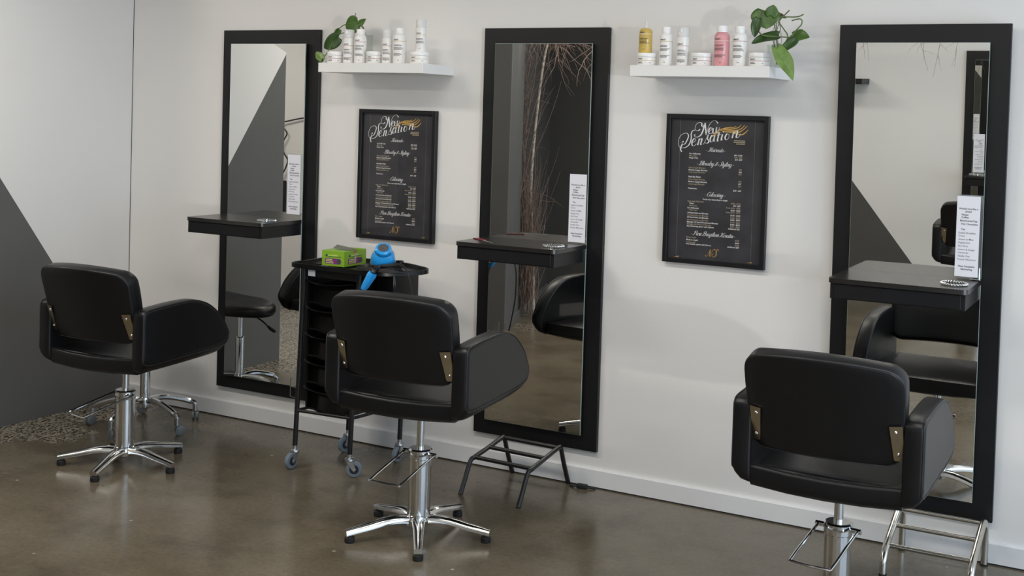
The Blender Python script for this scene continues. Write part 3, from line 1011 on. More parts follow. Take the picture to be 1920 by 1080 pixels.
G1, G2 = 'products on the shelf above the trolley', 'products on the shelf with the pink bottle'
PY = -0.205
product('low white cream jar with pink rule beside the trailing leaves', 'jar', -1.739, PY, ZS, .0387, 1.940, 'rule_pink', 'jar', G1)
product('slim white bottle with clear cap standing beside the trailing leaves', 'pump', -1.659, PY, ZS, .0262, 2.045, 'rule_pink', 'bottle', G1)
product('round-shouldered white bottle with pink rule on the trolley-side shelf', 'flip', -1.590, PY, ZS, .0293, 2.047, 'rule_pink', 'bottle', G1)
product('low white cream jar with pink rule standing between two tall bottles', 'jar', -1.508, PY, ZS, .0367, 1.941, 'rule_pink', 'jar', G1)
product('slim white bottle with pink rule beside the yellow-ruled bottle', 'pump', -1.434, PY, ZS, .0239, 2.044, 'rule_pink', 'bottle', G1)
product('round-shouldered white bottle with yellow rule on the trolley-side shelf', 'flip', -1.362, PY, ZS, .0313, 2.051, 'rule_yellow', 'bottle', G1)
product('low white cream jar with yellow rule carrying a slim bottle', 'jar', -1.249, PY, ZS, .0440, 1.939, 'rule_yellow', 'jar', G1)
product('slim white bottle with yellow rule standing on a cream jar', 'pump', -1.244, PY, 1.9395, .0248, 2.090, 'rule_yellow', 'bottle', G1)
product('low white cream jar with yellow rule under the golden oil bottle', 'jar', -0.103, PY, ZS, .0414, 1.937, 'rule_yellow', 'jar', G2)
product('golden oil bottle with clear dropper tip standing on a jar', 'oil', -0.110, PY, 1.9375, .0280, 2.076, 'rule_white', 'bottle', G2)
product('round-shouldered white bottle with yellow rule next to the oil bottle', 'flip', -0.017, PY, ZS, .0272, 2.046, 'rule_yellow', 'bottle', G2)
product('slim white bottle with clear cap beside the low jar and pink bottle', 'pump', 0.058, PY, ZS, .0253, 2.043, 'rule_pink', 'bottle', G2)
product('low white cream jar with pink rule beside the pink bottle', 'jar', 0.142, PY, ZS, .0426, 1.938, 'rule_pink', 'jar', G2)
product('pink liquid bottle with white cap', 'pink', 0.227, PY, ZS, .0314, 2.049, 'rule_white', 'bottle', G2)
product('round-shouldered white bottle with pink rule beside the leafy plant', 'flip', 0.303, PY, ZS, .0290, 2.046, 'rule_pink', 'bottle', G2)
product('low white cream jar with pink rule beneath the leafy plant', 'jar', 0.387, PY, ZS, .0416, 1.939, 'rule_pink', 'jar', G2)


# ------------------------------------------------------------------ plants
def leaf(parent, base, tip, width, face, material, droop=0.15, fold=0.25, notch=0.12):
    """heart-shaped leaf from base to tip whose upper side looks towards face"""
    b, tp = Vector(base), Vector(tip)
    ax = tp - b
    Ln = ax.length
    ax.normalize()
    fc = Vector(face).normalized()
    nm = (fc - ax * fc.dot(ax)).normalized()
    sd_ = ax.cross(nm)
    v, f = [], []
    nt, ns = 14, 8
    for i in range(nt + 1):
        tt = i / nt
        hw = width * 0.5 * (math.sin(PI * min(1, (tt * 0.955 + 0.045) ** 0.70)) ** 0.72 if tt < 1 else 0.0)
        for k in range(ns + 1):
            s = -1 + 2 * k / ns
            along = tt * Ln - notch * 0.8 * Ln * (abs(s) ** 1.2) * max(0, 1 - tt * 3.2)
            hgt = fold * hw * abs(s) ** 1.3 - droop * Ln * tt * tt + 0.03 * Ln * math.sin(7 * tt + 2.2 * s) * abs(s)
            v.append(b + ax * along + sd_ * (hw * s) + nm * hgt)
    for i in range(nt):
        for k in range(ns):
            o = i * (ns + 1) + k
            f.append((o, o + 1, o + ns + 2, o + ns + 1))
    mb = MB().add(v, f)
    o = obj('leaf', mb, material, parent, world=True, angle=80)
    sl = o.modifiers.new('thickness', 'SOLIDIFY')
    sl.thickness = 0.0007
    return o


CF = (0.45, -0.86, -0.02)
# plant on the right-hand shelf, rooted in a clear glass
pv = thing('potted_pothos', 'leafy green pothos rooting in a clear glass on the shelf end', 'plant', (0.425, -0.095, ZS))
vs = MB().lathe([(0, 0.0), (.036, 0.0), (.040, .004), (.043, .09), (.0445, .094), (.041, .094), (.039, .09), (.036, .008), (0, .008)], seg=32)
vo = obj('glass_vase', vs, 'vase', pv)
vo['label'] = 'clear drinking glass'
L2 = [((0.392, -0.17, 2.112), (0.404, -0.185, 2.038), .118, (0.35, -0.9, 0.25), 'leaf', .05, .12, .16),
      ((0.417, -0.172, 2.092), (0.428, -0.172, 2.134), .052, (0.4, -0.9, 0.3), 'leaf', .1, .1, .3),
      ((0.376, -0.2, 2.078), (0.361, -0.21, 2.004), .045, (0.05, -0.8, 0.1), 'leaf_dark', .15, .5, .1),
      ((0.452, -0.17, 2.012), (0.352, -0.21, 1.988), .055, (0.2, -0.72, 0.65), 'leaf_dark', .12, .3, .1),
      ((0.510, -0.17, 2.012), (0.580, -0.19, 2.006), .056, (0.5, -0.8, 0.35), 'leaf', .1, .2, .2),
      ((0.530, -0.2, 1.990), (0.476, -0.23, 1.944), .043, (0.3, -0.75, 0.55), 'leaf_dark', .12, .3, .15),
      ((0.470, -0.245, 1.957), (0.552, -0.275, 1.834), .066, (0.6, -0.78, 0.2), 'leaf_light', .08, .35, .15),
      ((0.431, -0.15, 2.090), (0.474, -0.155, 2.087), .026, (0.4, -0.8, 0.5), 'leaf_dry', .2, .6, .1)]
for a in L2:
    leaf(pv, *a)
VINES2 = [[(0.440, -0.12, 1.93), (0.475, -0.17, 1.966), (0.487, -0.19, 1.982), (0.53, -0.19, 2.032), (0.55, -0.19, 2.056), (0.544, -0.19, 2.075), (0.509, -0.19, 2.069)],
          [(0.50, -0.19, 2.003), (0.438, -0.2, 2.006), (0.392, -0.2, 2.013), (0.369, -0.2, 2.045), (0.378, -0.2, 2.073), (0.391, -0.172, 2.108)],
          [(0.425, -0.10, 1.90), (0.437, -0.14, 1.978), (0.435, -0.16, 2.028), (0.435, -0.16, 2.082), (0.519, -0.16, 2.086), (0.547, -0.16, 2.096)],
          [(0.43, -0.11, 1.92), (0.47, -0.15, 1.975), (0.486, -0.16, 2.009), (0.469, -0.16, 2.037), (0.448, -0.16, 2.069), (0.467, -0.16, 2.091), (0.489, -0.16, 2.113)],
          [(0.46, -0.15, 1.965), (0.468, -0.22, 1.965), (0.47, -0.245, 1.957)],
          [(0.50, -0.19, 1.998), (0.525, -0.19, 1.995), (0.53, -0.2, 1.99)],
          [(0.505, -0.18, 2.01), (0.485, -0.175, 1.99)]]
for vn in VINES2:
    obj('stem', MB().tube(catmull(vn, 6), 0.0026, 7), 'stem', pv, world=True)
for k in range(7):
    rr_ = random.Random(k)
    pts = [(0.437 + rr_.uniform(-.012, .02), -0.15 + rr_.uniform(-.01, .01), 2.085), (0.44 + rr_.uniform(-.02, .02), -0.15, 2.04), (0.435 + rr_.uniform(-.02, .02), -0.135, 1.99), (0.43 + rr_.uniform(-.015, .015), -0.105, 1.93)]
    obj('root', MB().tube(catmull(pts, 5), 0.0009, 5), 'root', pv, world=True)

# plant behind the bottles on the left-hand shelf
pv = thing('potted_pothos', 'trailing pothos with round leaves half hidden behind white bottles', 'plant', (-1.640, -0.085, ZS))
obj('glass_vase', MB().lathe([(0, 0.0), (.034, 0.0), (.037, .004), (.028, .10), (.030, .145), (.0275, .145), (.025, .10), (.034, .008), (0, .008)], seg=28), 'vase', pv)
L1 = [((-1.664, -0.13, 2.088), (-1.738, -0.135, 2.058), .088, (0.4, -0.9, 0.1), 'leaf', .08, .12, .10),
      ((-1.660, -0.13, 2.076), (-1.620, -0.13, 2.103), .030, (0.4, -0.9, 0.1), 'leaf', .1, .2, .2),
      ((-1.762, -0.15, 2.012), (-1.850, -0.16, 1.960), .078, (0.35, -0.9, 0.15), 'leaf_dark', .08, .12, .12),
      ((-1.774, -0.13, 2.053), (-1.812, -0.13, 2.010), .034, (0.4, -0.9, 0.1), 'leaf', .1, .3, .1),
      ((-1.823, -0.2, 1.903), (-1.859, -0.205, 1.941), .040, (0.35, -0.85, 0.3), 'leaf_light', .1, .25, .2),
      ((-1.827, -0.19, 1.905), (-1.853, -0.2, 1.884), .022, (0.35, -0.85, 0.2), 'leaf_dark', .1, .2, .1)]
for a in L1:
    leaf(pv, *a)
for vn in [[(-1.640, -0.09, 1.95), (-1.640, -0.11, 2.05), (-1.664, -0.13, 2.084), (-1.741, -0.13, 2.077), (-1.782, -0.13, 2.055), (-1.812, -0.14, 2.025), (-1.80, -0.15, 1.99), (-1.815, -0.17, 1.94), (-1.825, -0.195, 1.905)],
           [(-1.742, -0.13, 2.039), (-1.775, -0.13, 2.031), (-1.811, -0.135, 2.021)], [(-1.683, -0.13, 2.08), (-1.683, -0.13, 2.107), (-1.681, -0.13, 2.132)],
           [(-1.645, -0.10, 2.0), (-1.64, -0.11, 2.05), (-1.66, -0.13, 2.076)]]:
    obj('stem', MB().tube(catmull(vn, 6), 0.0023, 7), 'stem', pv, world=True)

# ------------------------------------------------------------------ salon chairs
ARM = [(-.228, .560), (-.228, .680), (-.228, .775), (-.222, .794), (-.204, .805), (-.14, .812), (-.03, .818), (.08, .8185), (.15, .808), (.225, .776), (.305, .712), (.345, .650), (.358, .610), (.350, .566), (.325, .545), (.26, .534), (.10, .528), (-.06, .524), (-.18, .524), (-.216, .534)]
ARM = [(p.x, p.y) for p in catmull([(a, b, 0) for a, b in ARM], 3, closed=True)]
ARM_LAYERS = [(.240, .010), (.2425, .003), (.248, 0), (.275, 0), (.292, .0005), (.300, .0035), (.3045, .009), (.306, .013)]


def chair(label, x, y, yaw, dz, star, pump, group=None):
    t = thing('salon_chair', label, 'chair', (x, y, 0), yaw, group)
    # --- base
    hub = MB().lathe([(0, .040), (.040, .040), (.052, .046), (.055, .066), (.048, .078), (.030, .082), (0, .082)], seg=32)
    bo_ = obj('base_hub', hub, 'alu', t)
    for k in range(5):
        an = math.radians(star + 72 * k) - yaw
        c, s = math.cos(an), math.sin(an)
        secs = []
        for q in range(9):
            u = q / 8
            rr = .035 + (.292 - .035) * u
            zc = .080 + .010 * math.sin(PI * min(1, u * 1.5)) * (1 - u) - .032 * u ** 1.8
            hw = .026 - .010 * u
            th = .026 - .006 * u
            secs.append((rr, zc, hw, th))
        v, f = [], []
        for rr, zc, hw, th in secs:
            for a, b in ((-hw, -th), (-hw, -th * .35), (-hw * .62, 0), (hw * .62, 0), (hw, -th * .35), (hw, -th)):
                v.append((rr * c - a * s, rr * s + a * c, zc + b))
        n = 6
        for q in range(8):
            for a in range(n):
                f.append((q * n + a, q * n + (a + 1) % n, (q + 1) * n + (a + 1) % n, (q + 1) * n + a))
        f.append(tuple(range(n)))
        f.append(tuple(reversed(range(8 * n, 9 * n))))
        lg = obj('leg', MB().add(v, f), 'alu', t, angle=50)
        obj('foot', MB().lathe([(0, 0), (.019, 0), (.020, .003), (.020, .020), (.014, .0235), (.014, .0300), (0, .0300)], (.276 * c, .276 * s, 0), 18), 'rubber', lg)
    # --- hydraulic column
    col = obj('column', MB().lathe([(0, .078), (.047, .078), (.047, .084), (.045, .086), (.045, .305), (.0475, .308), (.0475, .340), (.042, .346), (0, .346)], seg=40), 'chrome', t)
    obj('piston', MB().lathe([(0, .346), (.0155, .346), (.0155, .52 + dz), (0, .52 + dz)], seg=24), 'chrome', t)
    pa = math.radians(pump) - yaw
    d, s_ = Vector((math.cos(pa), math.sin(pa), 0)), Vector((-math.sin(pa), math.cos(pa), 0))
    z1, z2, wd = .325, .268, .068
    pts = [Vector((0, 0, z1)) - s_ * (wd - .006) - d * .012, Vector((0, 0, z1)) - s_ * wd + d * .01, d * .10 - s_ * wd + Vector((0, 0, .303)), d * .225 - s_ * wd + Vector((0, 0, z2 + .002)), d * .243 - s_ * (wd - .014) + Vector((0, 0, z2 - .002)),
           d * .243 + s_ * (wd - .014) + Vector((0, 0, z2 - .002)), d * .225 + s_ * wd + Vector((0, 0, z2 + .002)), d * .10 + s_ * wd + Vector((0, 0, .303)), Vector((0, 0, z1)) + s_ * wd + d * .01, Vector((0, 0, z1)) + s_ * (wd - .006) - d * .012]
    pp = obj('foot_pump', MB().tube(catmull(pts, 4), .0052, 9), 'chrome', t)
    cr = MB().tube([Vector((0, 0, z1)) - s_ * .078, Vector((0, 0, z1)) + s_ * .078], .009, 12)
    obj('pump_axle', cr, 'chrome', pp)
    # --- seat body
    def raise_(p):
        return (p[0], p[1], p[2] + dz)
    sh = MB().pillow(rrect(-.228, .310, .506, .580, (.030, .034, .022, .012), 5), [(-.242, 0), (-.12, 0), (0, 0), (.12, 0), (.242, 0)],
                     lambda a, b, d_: raise_((d_, a + .010 * (abs(d_) / .24) ** 2 * (1 if a < 0 else 0), b + .010 * (abs(d_) / .24) ** 2 + .022 * (max(0.0, a) / .3) ** 2 * (1 if b < .55 else .4))))
    obj('seat_shell', sh, 'leather', t, angle=60)
    cu = MB().pillow(rrect(-.238, .238, -.212, .335, (.012, .012, .03, .03), 5), [(.548, .004), (.560, 0), (.578, 0), (.585, .004), (.588, .014)],
                     lambda a, b, d_: raise_((a, b, d_ + (.006 * (1 - (a / .24) ** 2) + .016 * max(0, (b + .05) / .38) if d_ > .58 else 0))))
    obj('seat_cushion', cu, 'leather', t, angle=60)
    for sgn in (-1, 1):
        def armf(a, b, d_, sgn=sgn):
            # sweep the lower outer edge up in a curve
            q = max(0.0, (d_ - .240) / .066)
            lift = .045 * q ** 3
            bb_ = b + lift * max(0.0, min(1.0, (.66 - b) / .12))
            return raise_((sgn * d_, a, bb_))
        ar = obj('armrest', MB().pillow(ARM, ARM_LAYERS, armf, (.965, .90, .75, .5, .25)), 'leather', t, angle=60)
        n = len(ARM)
        pts = []
        cen = Vector((.05, .67))
        for a, b in ARM:
            q = Vector((a, b))
            q = q + (cen - q).normalized() * .0035
            pts.append(armf(q.x, q.y, .3015))
        obj('piping', MB().tube(pts, .0022, 6, closed=True), 'piping', ar)
    # --- backrest
    def backf(a, b, d_):
        bulge = .055 * (1 - ((a + .005) / .25) ** 2)
        vv = -.206 - .30 * (b - .69) - bulge + .012 + d_
        return raise_((a, vv, b + d_ * .30 * .8))
    CX, TW, BW = -.006, .255, .243

    def edge(a, b):
        k = 1 - ((a - CX) / .25) ** 2
        w = BW + (TW - BW) * min(1, max(0, (b - .66) / .2))
        return (CX + (a - CX) * w / .25, b + (.024 * k if b > .8 else .002 * k))
    raw = rrect(CX - .25, CX + .25, .648, .958, (.050, .050, .048, .048), 7)
    dense = []
    for i in range(len(raw)):
        p, q = Vector(raw[i]), Vector(raw[(i + 1) % len(raw)])
        nseg = max(1, int((q - p).length / .04))
        for k in range(nseg):
            w = p.lerp(q, k / nseg)
            dense.append(edge(w.x, w.y))
    bk = obj('backrest', MB().pillow(dense, [(-.004, .010), (-.001, .003), (.003, 0), (.035, 0), (.056, .001), (.066, .006), (.071, .018)], backf), 'leather', t, angle=60)
    cen = Vector((0, .81))
    pts = []
    for a, b in dense:
        q = Vector((a, b))
        q = q + (cen - q).normalized() * .004
        pts.append(backf(q.x, q.y, -.0005))
    obj('piping', MB().tube(pts, .0022, 6, closed=True), 'piping', bk)
    for sgn in (-1, 1):
        pl = [(.203, .786), (.2415, .789), (.2415, .672), (.216, .672), (.213, .676)]
        pf = lambda a, b, d_, sgn=sgn: raise_((sgn * a, -.226 - .36 * (b - .735) + .32 * (a - .222) + d_, b))
        br = obj('bracket', MB().prism(pl, pf, -.0042, -.0012), 'brass', t, smooth=False)
        br['label'] = 'bronze bracket plate'
        for (su, sb) in ((.220, .768), (.226, .694)):
            c0 = Vector(pf(su, sb, -.0045))
            obj('screw', MB().lathe([(0, -.004), (.0035, -.0035), (.0058, -.0012), (.0060, .002), (0, .002)], c0, 14, 'Y'), 'screw', br)
    return t


GC = 'black salon styling chairs'
chair('black vinyl salon chair beside the wall corner, in front of the rolling stool', -2.337, -.925, .073, -.042, 3, 257)
chair('black vinyl salon chair standing between the drawer trolley and black footrest', -.684, -.956, .098, 0, 16, 271)
chair('black vinyl salon chair facing the mirror with the chrome footrest', .949, -.896, .012, -.040, 22, 264)
chair('black vinyl salon chair by the wall behind the camera, seen as a reflection', .545, -4.60, PI - .05, -.02, 30, 90)

# ------------------------------------------------------------------ rolling stool
st = thing('rolling_stool', 'black saddle stool on chrome castor base tucked behind the corner chair', 'stool', (-2.765, -.395, 0), 0)
obj('base_hub', MB().lathe([(0, .095), (.026, .095), (.030, .10), (.032, .135), (.029, .150), (0, .150)], seg=24), 'chrome', st)
for k in range(5):
    an = math.radians(-8 + 72 * k)
    c, s = math.cos(an), math.sin(an)
    lgp = [(.02 * c, .02 * s, .135), (.10 * c, .10 * s, .142), (.19 * c, .19 * s, .122), (.255 * c, .255 * s, .098), (.268 * c, .268 * s, .082)]
    lg = obj('leg', MB().tube(catmull(lgp, 4), [.0155] * 12 + [.013] * 5, 10), 'chrome', st)
    cs = MB().lathe([(0, .050), (.013, .050), (.014, .086), (0, .086)], (.268 * c, .268 * s, 0), 14)
    ta = an + 1.1
    w = Vector((.268 * c + .016 * math.cos(ta), .268 * s + .016 * math.sin(ta), .0255))
    ax = Vector((-math.sin(ta), math.cos(ta), 0))
    ct = obj('castor', cs, 'zinc', lg)
    wm = MB()
    for sg in (-1, 1):
        q = w + ax * .010 * sg
        wm.tube([q - ax * .006, q - ax * .005, q + ax * .005, q + ax * .006], [.021, .025, .025, .021], 18)
    obj('castor_wheel', wm, 'clearwheel', st)
obj('gas_lift', MB().lathe([(0, .145), (.025, .145), (.0255, .36), (.022, .364), (.014, .365), (.014, .50), (0, .50)], seg=24), 'chrome', st)
so_ = [(.20 * math.cos(2 * PI * k / 36) * (1 + .08 * math.cos(4 * PI * k / 36)), .185 * math.sin(2 * PI * k / 36)) for k in range(36)]
obj('seat', MB().pillow(so_, [(.500, .03), (.508, .01), (.525, 0), (.548, .004), (.562, .018), (.568, .04)], lambda a, b, d: (a, b, d + .045 * max(0, -a / .2) ** 2 - .012 * max(0, a / .2) ** 2)), 'leather', st, angle=60)
obj('lever', MB().tube(catmull([(.03, -.04, .488), (.09, -.07, .455), (.13, -.09, .418)], 4), .0045, 8), 'plastic', st)
obj('lever_grip', MB().tube([(.125, -.086, .424), (.140, -.094, .408), (.158, -.103, .396), (.168, -.108, .392)], [.007, .010, .010, .006], 10), 'plastic', st)

# ------------------------------------------------------------------ drawer trolley
tr = thing('drawer_trolley', 'black salon trolley with stacked drawers and grey castors', 'trolley', (-1.5, -.345, 0))
FL, FR, BR, BLK = (-1.662, -.530), (-1.366, -.505), (-1.330, -.165), (-1.632, -.168)
TOPZ = .935
POLES = []
for (bx, by), (tx, ty), fo, dr in ((FL, (-1.633, -.525), 4.62, 0), (FR, (-1.340, -.503), .55, 0), (BR, (-1.300, -.175), 4.80, 0), (BLK, (-1.600, -.180), 4.5, 0)):
    obj('post', MB().tube([(bx, by, .105), (tx, ty, TOPZ)], .0115, 14), 'steelblack', tr, world=True)
    # castor: stem, swivel head, fork, wheel
    cs = MB().lathe([(0, .088), (.010, .088), (.010, .106), (0, .106)], (bx, by, 0), 14)
    cs.lathe([(0, .072), (.018, .073), (.023, .078), (.022, .086), (.012, .089), (0, .089)], (bx, by, 0), 18)
    d = Vector((math.cos(fo), math.sin(fo), 0))
    s_ = Vector((-d.y, d.x, 0))
    wc = Vector((bx, by, .0375)) + d * .022
    for sg in (-1, 1):
        p0 = Vector((bx, by, .076)) + s_ * .0155 * sg
        poly = [p0 - d * .014, p0 + d * .016, wc + s_ * .0155 * sg + d * .010, wc + s_ * .0155 * sg + Vector((0, 0, -.010)), wc + s_ * .0155 * sg - d * .010]
        v = [q - s_ * .0012 for q in poly] + [q + s_ * .0012 for q in poly]
        n = len(poly)
        cs.add(v, [tuple(range(n)), tuple(range(n, 2 * n))] + [(i, (i + 1) % n, n + (i + 1) % n, n + i) for i in range(n)])
    co = obj('castor', cs, 'zinc', tr, world=True, angle=40)
    wl_ = MB().tube([wc - s_ * .0105, wc - s_ * .0095, wc - s_ * .006, wc + s_ * .006, wc + s_ * .0095, wc + s_ * .0105], [.026, .034, .037, .037, .034, .026], 26)
    wo = obj('wheel', wl_, 'wheel', co, world=True)
    obj('wheel_hub', MB().tube([wc - s_ * .0112, wc + s_ * .0112], .021, 20), 'wheelhub', co, world=True)
    obj('axle', MB().tube([wc - s_ * .019, wc + s_ * .019], .0052, 10), 'screw', co, world=True)
# lower rails
for a, b in ((FL, FR), (FR, BR), (BR, BLK), (BLK, FL)):
    obj('rail', MB().tube([(a[0] + .006, a[1], .268), (b[0] + .006, b[1], .268)], .0075, 10), 'steelblack', tr, world=True)
# drawer housing: two side cheeks with runners
for xa, xb in ((-1.628, -1.622), (-1.356, -1.350)):
    obj('side_cheek', MB().box(xa, xb, -.505, -.175, .285, .915), 'plastic', tr, world=True, smooth=False)
for zt in (.870, .747, .624, .501, .378):
    ft = lambda u: -.515 - .030 * (1 - (u / .130) ** 2)
    mb = MB()
    n = 12
    xs = [-.130 + .260 * k / n for k in range(n + 1)]
    v, f = [], []
    prof = [(.030, -.098), (.026, -.020), (.004, -.004), (-.016, .005), (-.020, .010), (-.014, .012), (.006, .003), (.032, -.014), (.036, -.096)]
    for u in xs:
        for oy, oz in prof:
            v.append((-1.489 + u, ft(u) + oy, zt + oz - .012 * (1 - (u / .13) ** 2)))
    p_ = len(prof)
    for k in range(n):
        for q in range(p_):
            f.append((k * p_ + q, k * p_ + (q + 1) % p_, (k + 1) * p_ + (q + 1) % p_, (k + 1) * p_ + q))
    f.append(tuple(range(p_)))
    f.append(tuple(reversed(range(n * p_, (n + 1) * p_))))
    mb.add(v, f)
    dr = obj('drawer', MB().box(-1.619, -1.359, -.51, -.19, zt - .100, zt - .094).box(-1.619, -1.614, -.51, -.19, zt - .094, zt - .015).box(-1.364, -1.359, -.51, -.19, zt - .094, zt - .015).box(-1.614, -1.364, -.195, -.19, zt - .094, zt - .015), 'plastic', tr, smooth=False, world=True)
    obj('drawer_front', mb, 'plastic', dr, world=True, angle=50)
# moulded top tray with end handles
TT = [(-1.722, -.45), (-1.722, -.50), (-1.708, -.528), (-1.66, -.540), (-1.56, -.544), (-1.44, -.548), (-1.34, -.550), (-1.26, -.546), (-1.20, -.515), (-1.15, -.455), (-1.11, -.385), (-1.098, -.345), (-1.104, -.300), (-1.13, -.265), (-1.19, -.235), (-1.26, -.200), (-1.34, -.180), (-1.50, -.172), (-1.64, -.176), (-1.705, -.190), (-1.722, -.22), (-1.724, -.33)]
TTs = [(p.x, p.y) for p in catmull([(a, b, 0) for a, b in TT], 3, closed=True)]
tb = MB()
cen = Vector((-1.42, -.36))
n = len(TTs)
v, f = [], []
for sc, z in ((.955, .926), (1.0, .929), (1.0, .949), (.985, .951), (.965, .949), (.955, .936)):
    for a, b in TTs:
        q = cen + (Vector((a, b)) - cen) * sc
        v.append((q.x, q.y, z))
for k in range(5):
    f += [(k * n + i, k * n + (i + 1) % n, (k + 1) * n + (i + 1) % n, (k + 1) * n + i) for i in range(n)]
f.append(tuple(reversed(range(n))))
f.append(tuple(range(5 * n, 6 * n)))
tt = obj('top_tray', tb.add(v, f), 'plastic', tr, world=True, angle=50)
for k in range(9):
    obj('tray_rib', MB().box(-1.69, -1.62, -.49 + k * .028, -.478 + k * .028, .9362, .9405), 'plastic', tt, world=True, smooth=False)
obj('handle_slot', MB().prism([(-1.15, -.40), (-1.125, -.35), (-1.13, -.31), (-1.155, -.29), (-1.165, -.34)], lambda a, b, d: (a, b, d), .9361, .9368), 'gap', tt, world=True, smooth=False)
obj('front_apron', MB().box(-1.640, -1.335, -.532, -.520, .892, .929, .002, 1), 'plastic', tr, world=True, smooth=False)
ap = obj('sticker', MB().box(-1.606, -1.566, -.5335, -.5325, .897, .925), 'sticker', tr, world=True, smooth=False)
# tool holder pouch on the right-hand side
obj('tool_holder', MB().box(-1.318, -1.222, -.400, -.388, .66, .925, .003, 1).box(-1.318, -1.306, -.388, -.20, .66, .925, .003, 1).box(-1.234, -1.222, -.388, -.20, .66, .925, .003, 1), 'plastic', tr, world=True, smooth=False)
obj('wire_hook', MB().tube([(-1.705, -.52, .415), (-1.705, -.52, .325), (-1.655, -.52, .320)], .0022, 7).tube([(-1.705, -.52, .372), (-1.655, -.525, .370)], .002, 7), 'zinc', tr, world=True)

# carton on the trolley
bx0, bx1, by0, by1, bz0, bz1 = -1.588, -1.462, -.462, -.287, .9415, 1.012
ct = thing('glove_carton', 'open green and purple cardboard carton on the trolley top', 'box', ((bx0 + bx1) / 2, (by0 + by1) / 2, bz0), math.radians(3))
hx, hy, hh = (bx1 - bx0) / 2, (by1 - by0) / 2, bz1 - bz0
body = MB().box(-hx, hx, -hy, -hy + .0015, 0, hh).box(-hx, hx, hy - .0015, hy, 0, hh).box(-hx, -hx + .0015, -hy, hy, 0, hh).box(hx - .0015, hx, -hy, hy, 0, hh).box(-hx, hx, -hy, hy, 0, .0015)
cbx = obj('carton_body', body, 'boxgreen', ct, smooth=False)
obj('carton_top', MB().box(-hx + .002, hx - .002, -hy + .002, hy * .1, hh - .0025, hh - .001), 'boxgreen', ct, smooth=False)
obj('flap', MB().add([(-hx * .45, -hy * .55, hh + .010), (hx * .98, -hy * .35, hh + .001), (hx * .98, hy * .2, hh + .003), (-hx * .55, -hy * .1, hh + .021), (-hx * .45, -hy * .55, hh + .0085), (hx * .98, -hy * .35, hh), (hx * .98, hy * .2, hh + .0015), (-hx * .55, -hy * .1, hh + .0195)],
                   [(0, 1, 2, 3), (7, 6, 5, 4), (0, 4, 5, 1), (1, 5, 6, 2), (2, 6, 7, 3), (3, 7, 4, 0)]), 'boxflap', ct, smooth=False)
pf, lf, df = MB(), MB(), MB()


def face_print(fn, w):
    pf.prism(rrect(-w * .42, w * .40, .010, .036, (.003, .012, .012, .003), 4), fn, .0002, .0006)
    for k in range(3):
        lf.prism([(-w * .37, .0135 + k * .0075), (w * .02 - k * .004, .0135 + k * .0075), (w * .02 - k * .004, .0168 + k * .0075), (-w * .37, .0168 + k * .0075)], fn, .0006, .0009)
    tx = text_mb('nouvelled', .0135, 'LEFT', 0, .03)
    tx.map(lambda p: fn(p.x - w * .26, p.y + .046, .0007))
    lf.add(tx.v, tx.f)
    df.prism([(-w * .26, .0425), (w * .38, .0425), (w * .38, .0450), (-w * .26, .0450)], fn, .0002, .0005)
    df.prism([(-w * .34 + .006 * math.cos(k * PI / 6), .048 + .006 * math.sin(k * PI / 6)) for k in range(12)], fn, .0002, .0006)
    df.prism([(w * .27 + .010 * math.cos(k * PI / 6), .023 + .010 * math.sin(k * PI / 6)) for k in range(12)], fn, .0006, .0010)


face_print(lambda a, b, d: (a, -hy - d, b), .110)
face_print(lambda a, b, d: (hx + d, a * 1.15, b), .125)
obj('purple_print', pf, 'boxpurple', cbx, smooth=False)
obj('lime_print', lf, 'boxlime', cbx, smooth=False)
obj('dark_print', df, 'boxdark', cbx, smooth=False)
tear = [(-.004 + .016 * math.cos(k * PI / 8 + PI), hh + .0002 + .014 * math.sin(k * PI / 8 + PI)) for k in range(9)]
obj('torn_notch', MB().prism(tear, lambda a, b, d: (hx + d, a, b), .0006, .0012), 'boxbrown', cbx, smooth=False)
obj('torn_strip', MB().prism([(-.012, .012), (.002, .014), (.006, hh - .012), (-.010, hh - .012)], lambda a, b, d: (hx + d, a, b), .0011, .0015), 'boxpale', cbx, smooth=False)

# hair dryer standing nose-down in its holder, handle over the front edge
hd = thing('hair_dryer', 'bright blue hair dryer with coiled black cord parked on the trolley', 'hair dryer', (-1.262, -.430, .9365))
axd = Vector((0.36, -0.50, 0.78)).normalized()
q = axd.to_track_quat('Z', 'Y').to_matrix()
bpos = Vector((-.006, .006, .057))


def dl(p):
    return q @ Vector(p) + bpos


body = MB().lathe([(0, -.030), (.040, -.030), (.053, -.024), (.0565, -.012), (.0555, .004), (.050, .024), (.042, .040), (.0385, .045), (0, .045)], seg=40).map(dl)
obj('barrel', body, 'blue', hd)
obj('vent_band', MB().lathe([(.0355, .0445), (.0355, .0505)], seg=32).map(dl), 'wheelhub', hd)
obj('rear_cap', MB().lathe([(0, .049), (.037, .049), (.0385, .053), (.0370, .064), (.031, .070), (.025, .069), (0, .069)], seg=36).map(dl), 'blue', hd)
gr = MB().lathe([(0, .0692), (.0245, .0692), (.0245, .0700), (0, .0715)], seg=28).map(dl)
obj('intake_grille', gr, 'grille', hd)
obj('nozzle_ring', MB().lathe([(.040, -.040), (.054, -.038), (.0585, -.028), (.0575, -.018), (.053, -.016)], seg=36).map(dl), 'chrome', hd)
h0, h1 = Vector((.050, -.146, .012)), Vector((.010, -.160, -.062))
hl = MB().tube([h0, h0.lerp(h1, .12), h0.lerp(h1, .8), h1], [.0195, .0215, .0170, .0125], 16)
ho = obj('handle', hl, 'blue', hd)
obj('handle_joint', MB().tube(catmull([(.020, -.050, .026), (.048, -.108, .032), (.052, -.134, .026), h0], 4), .0115, 12), 'plastic', hd)
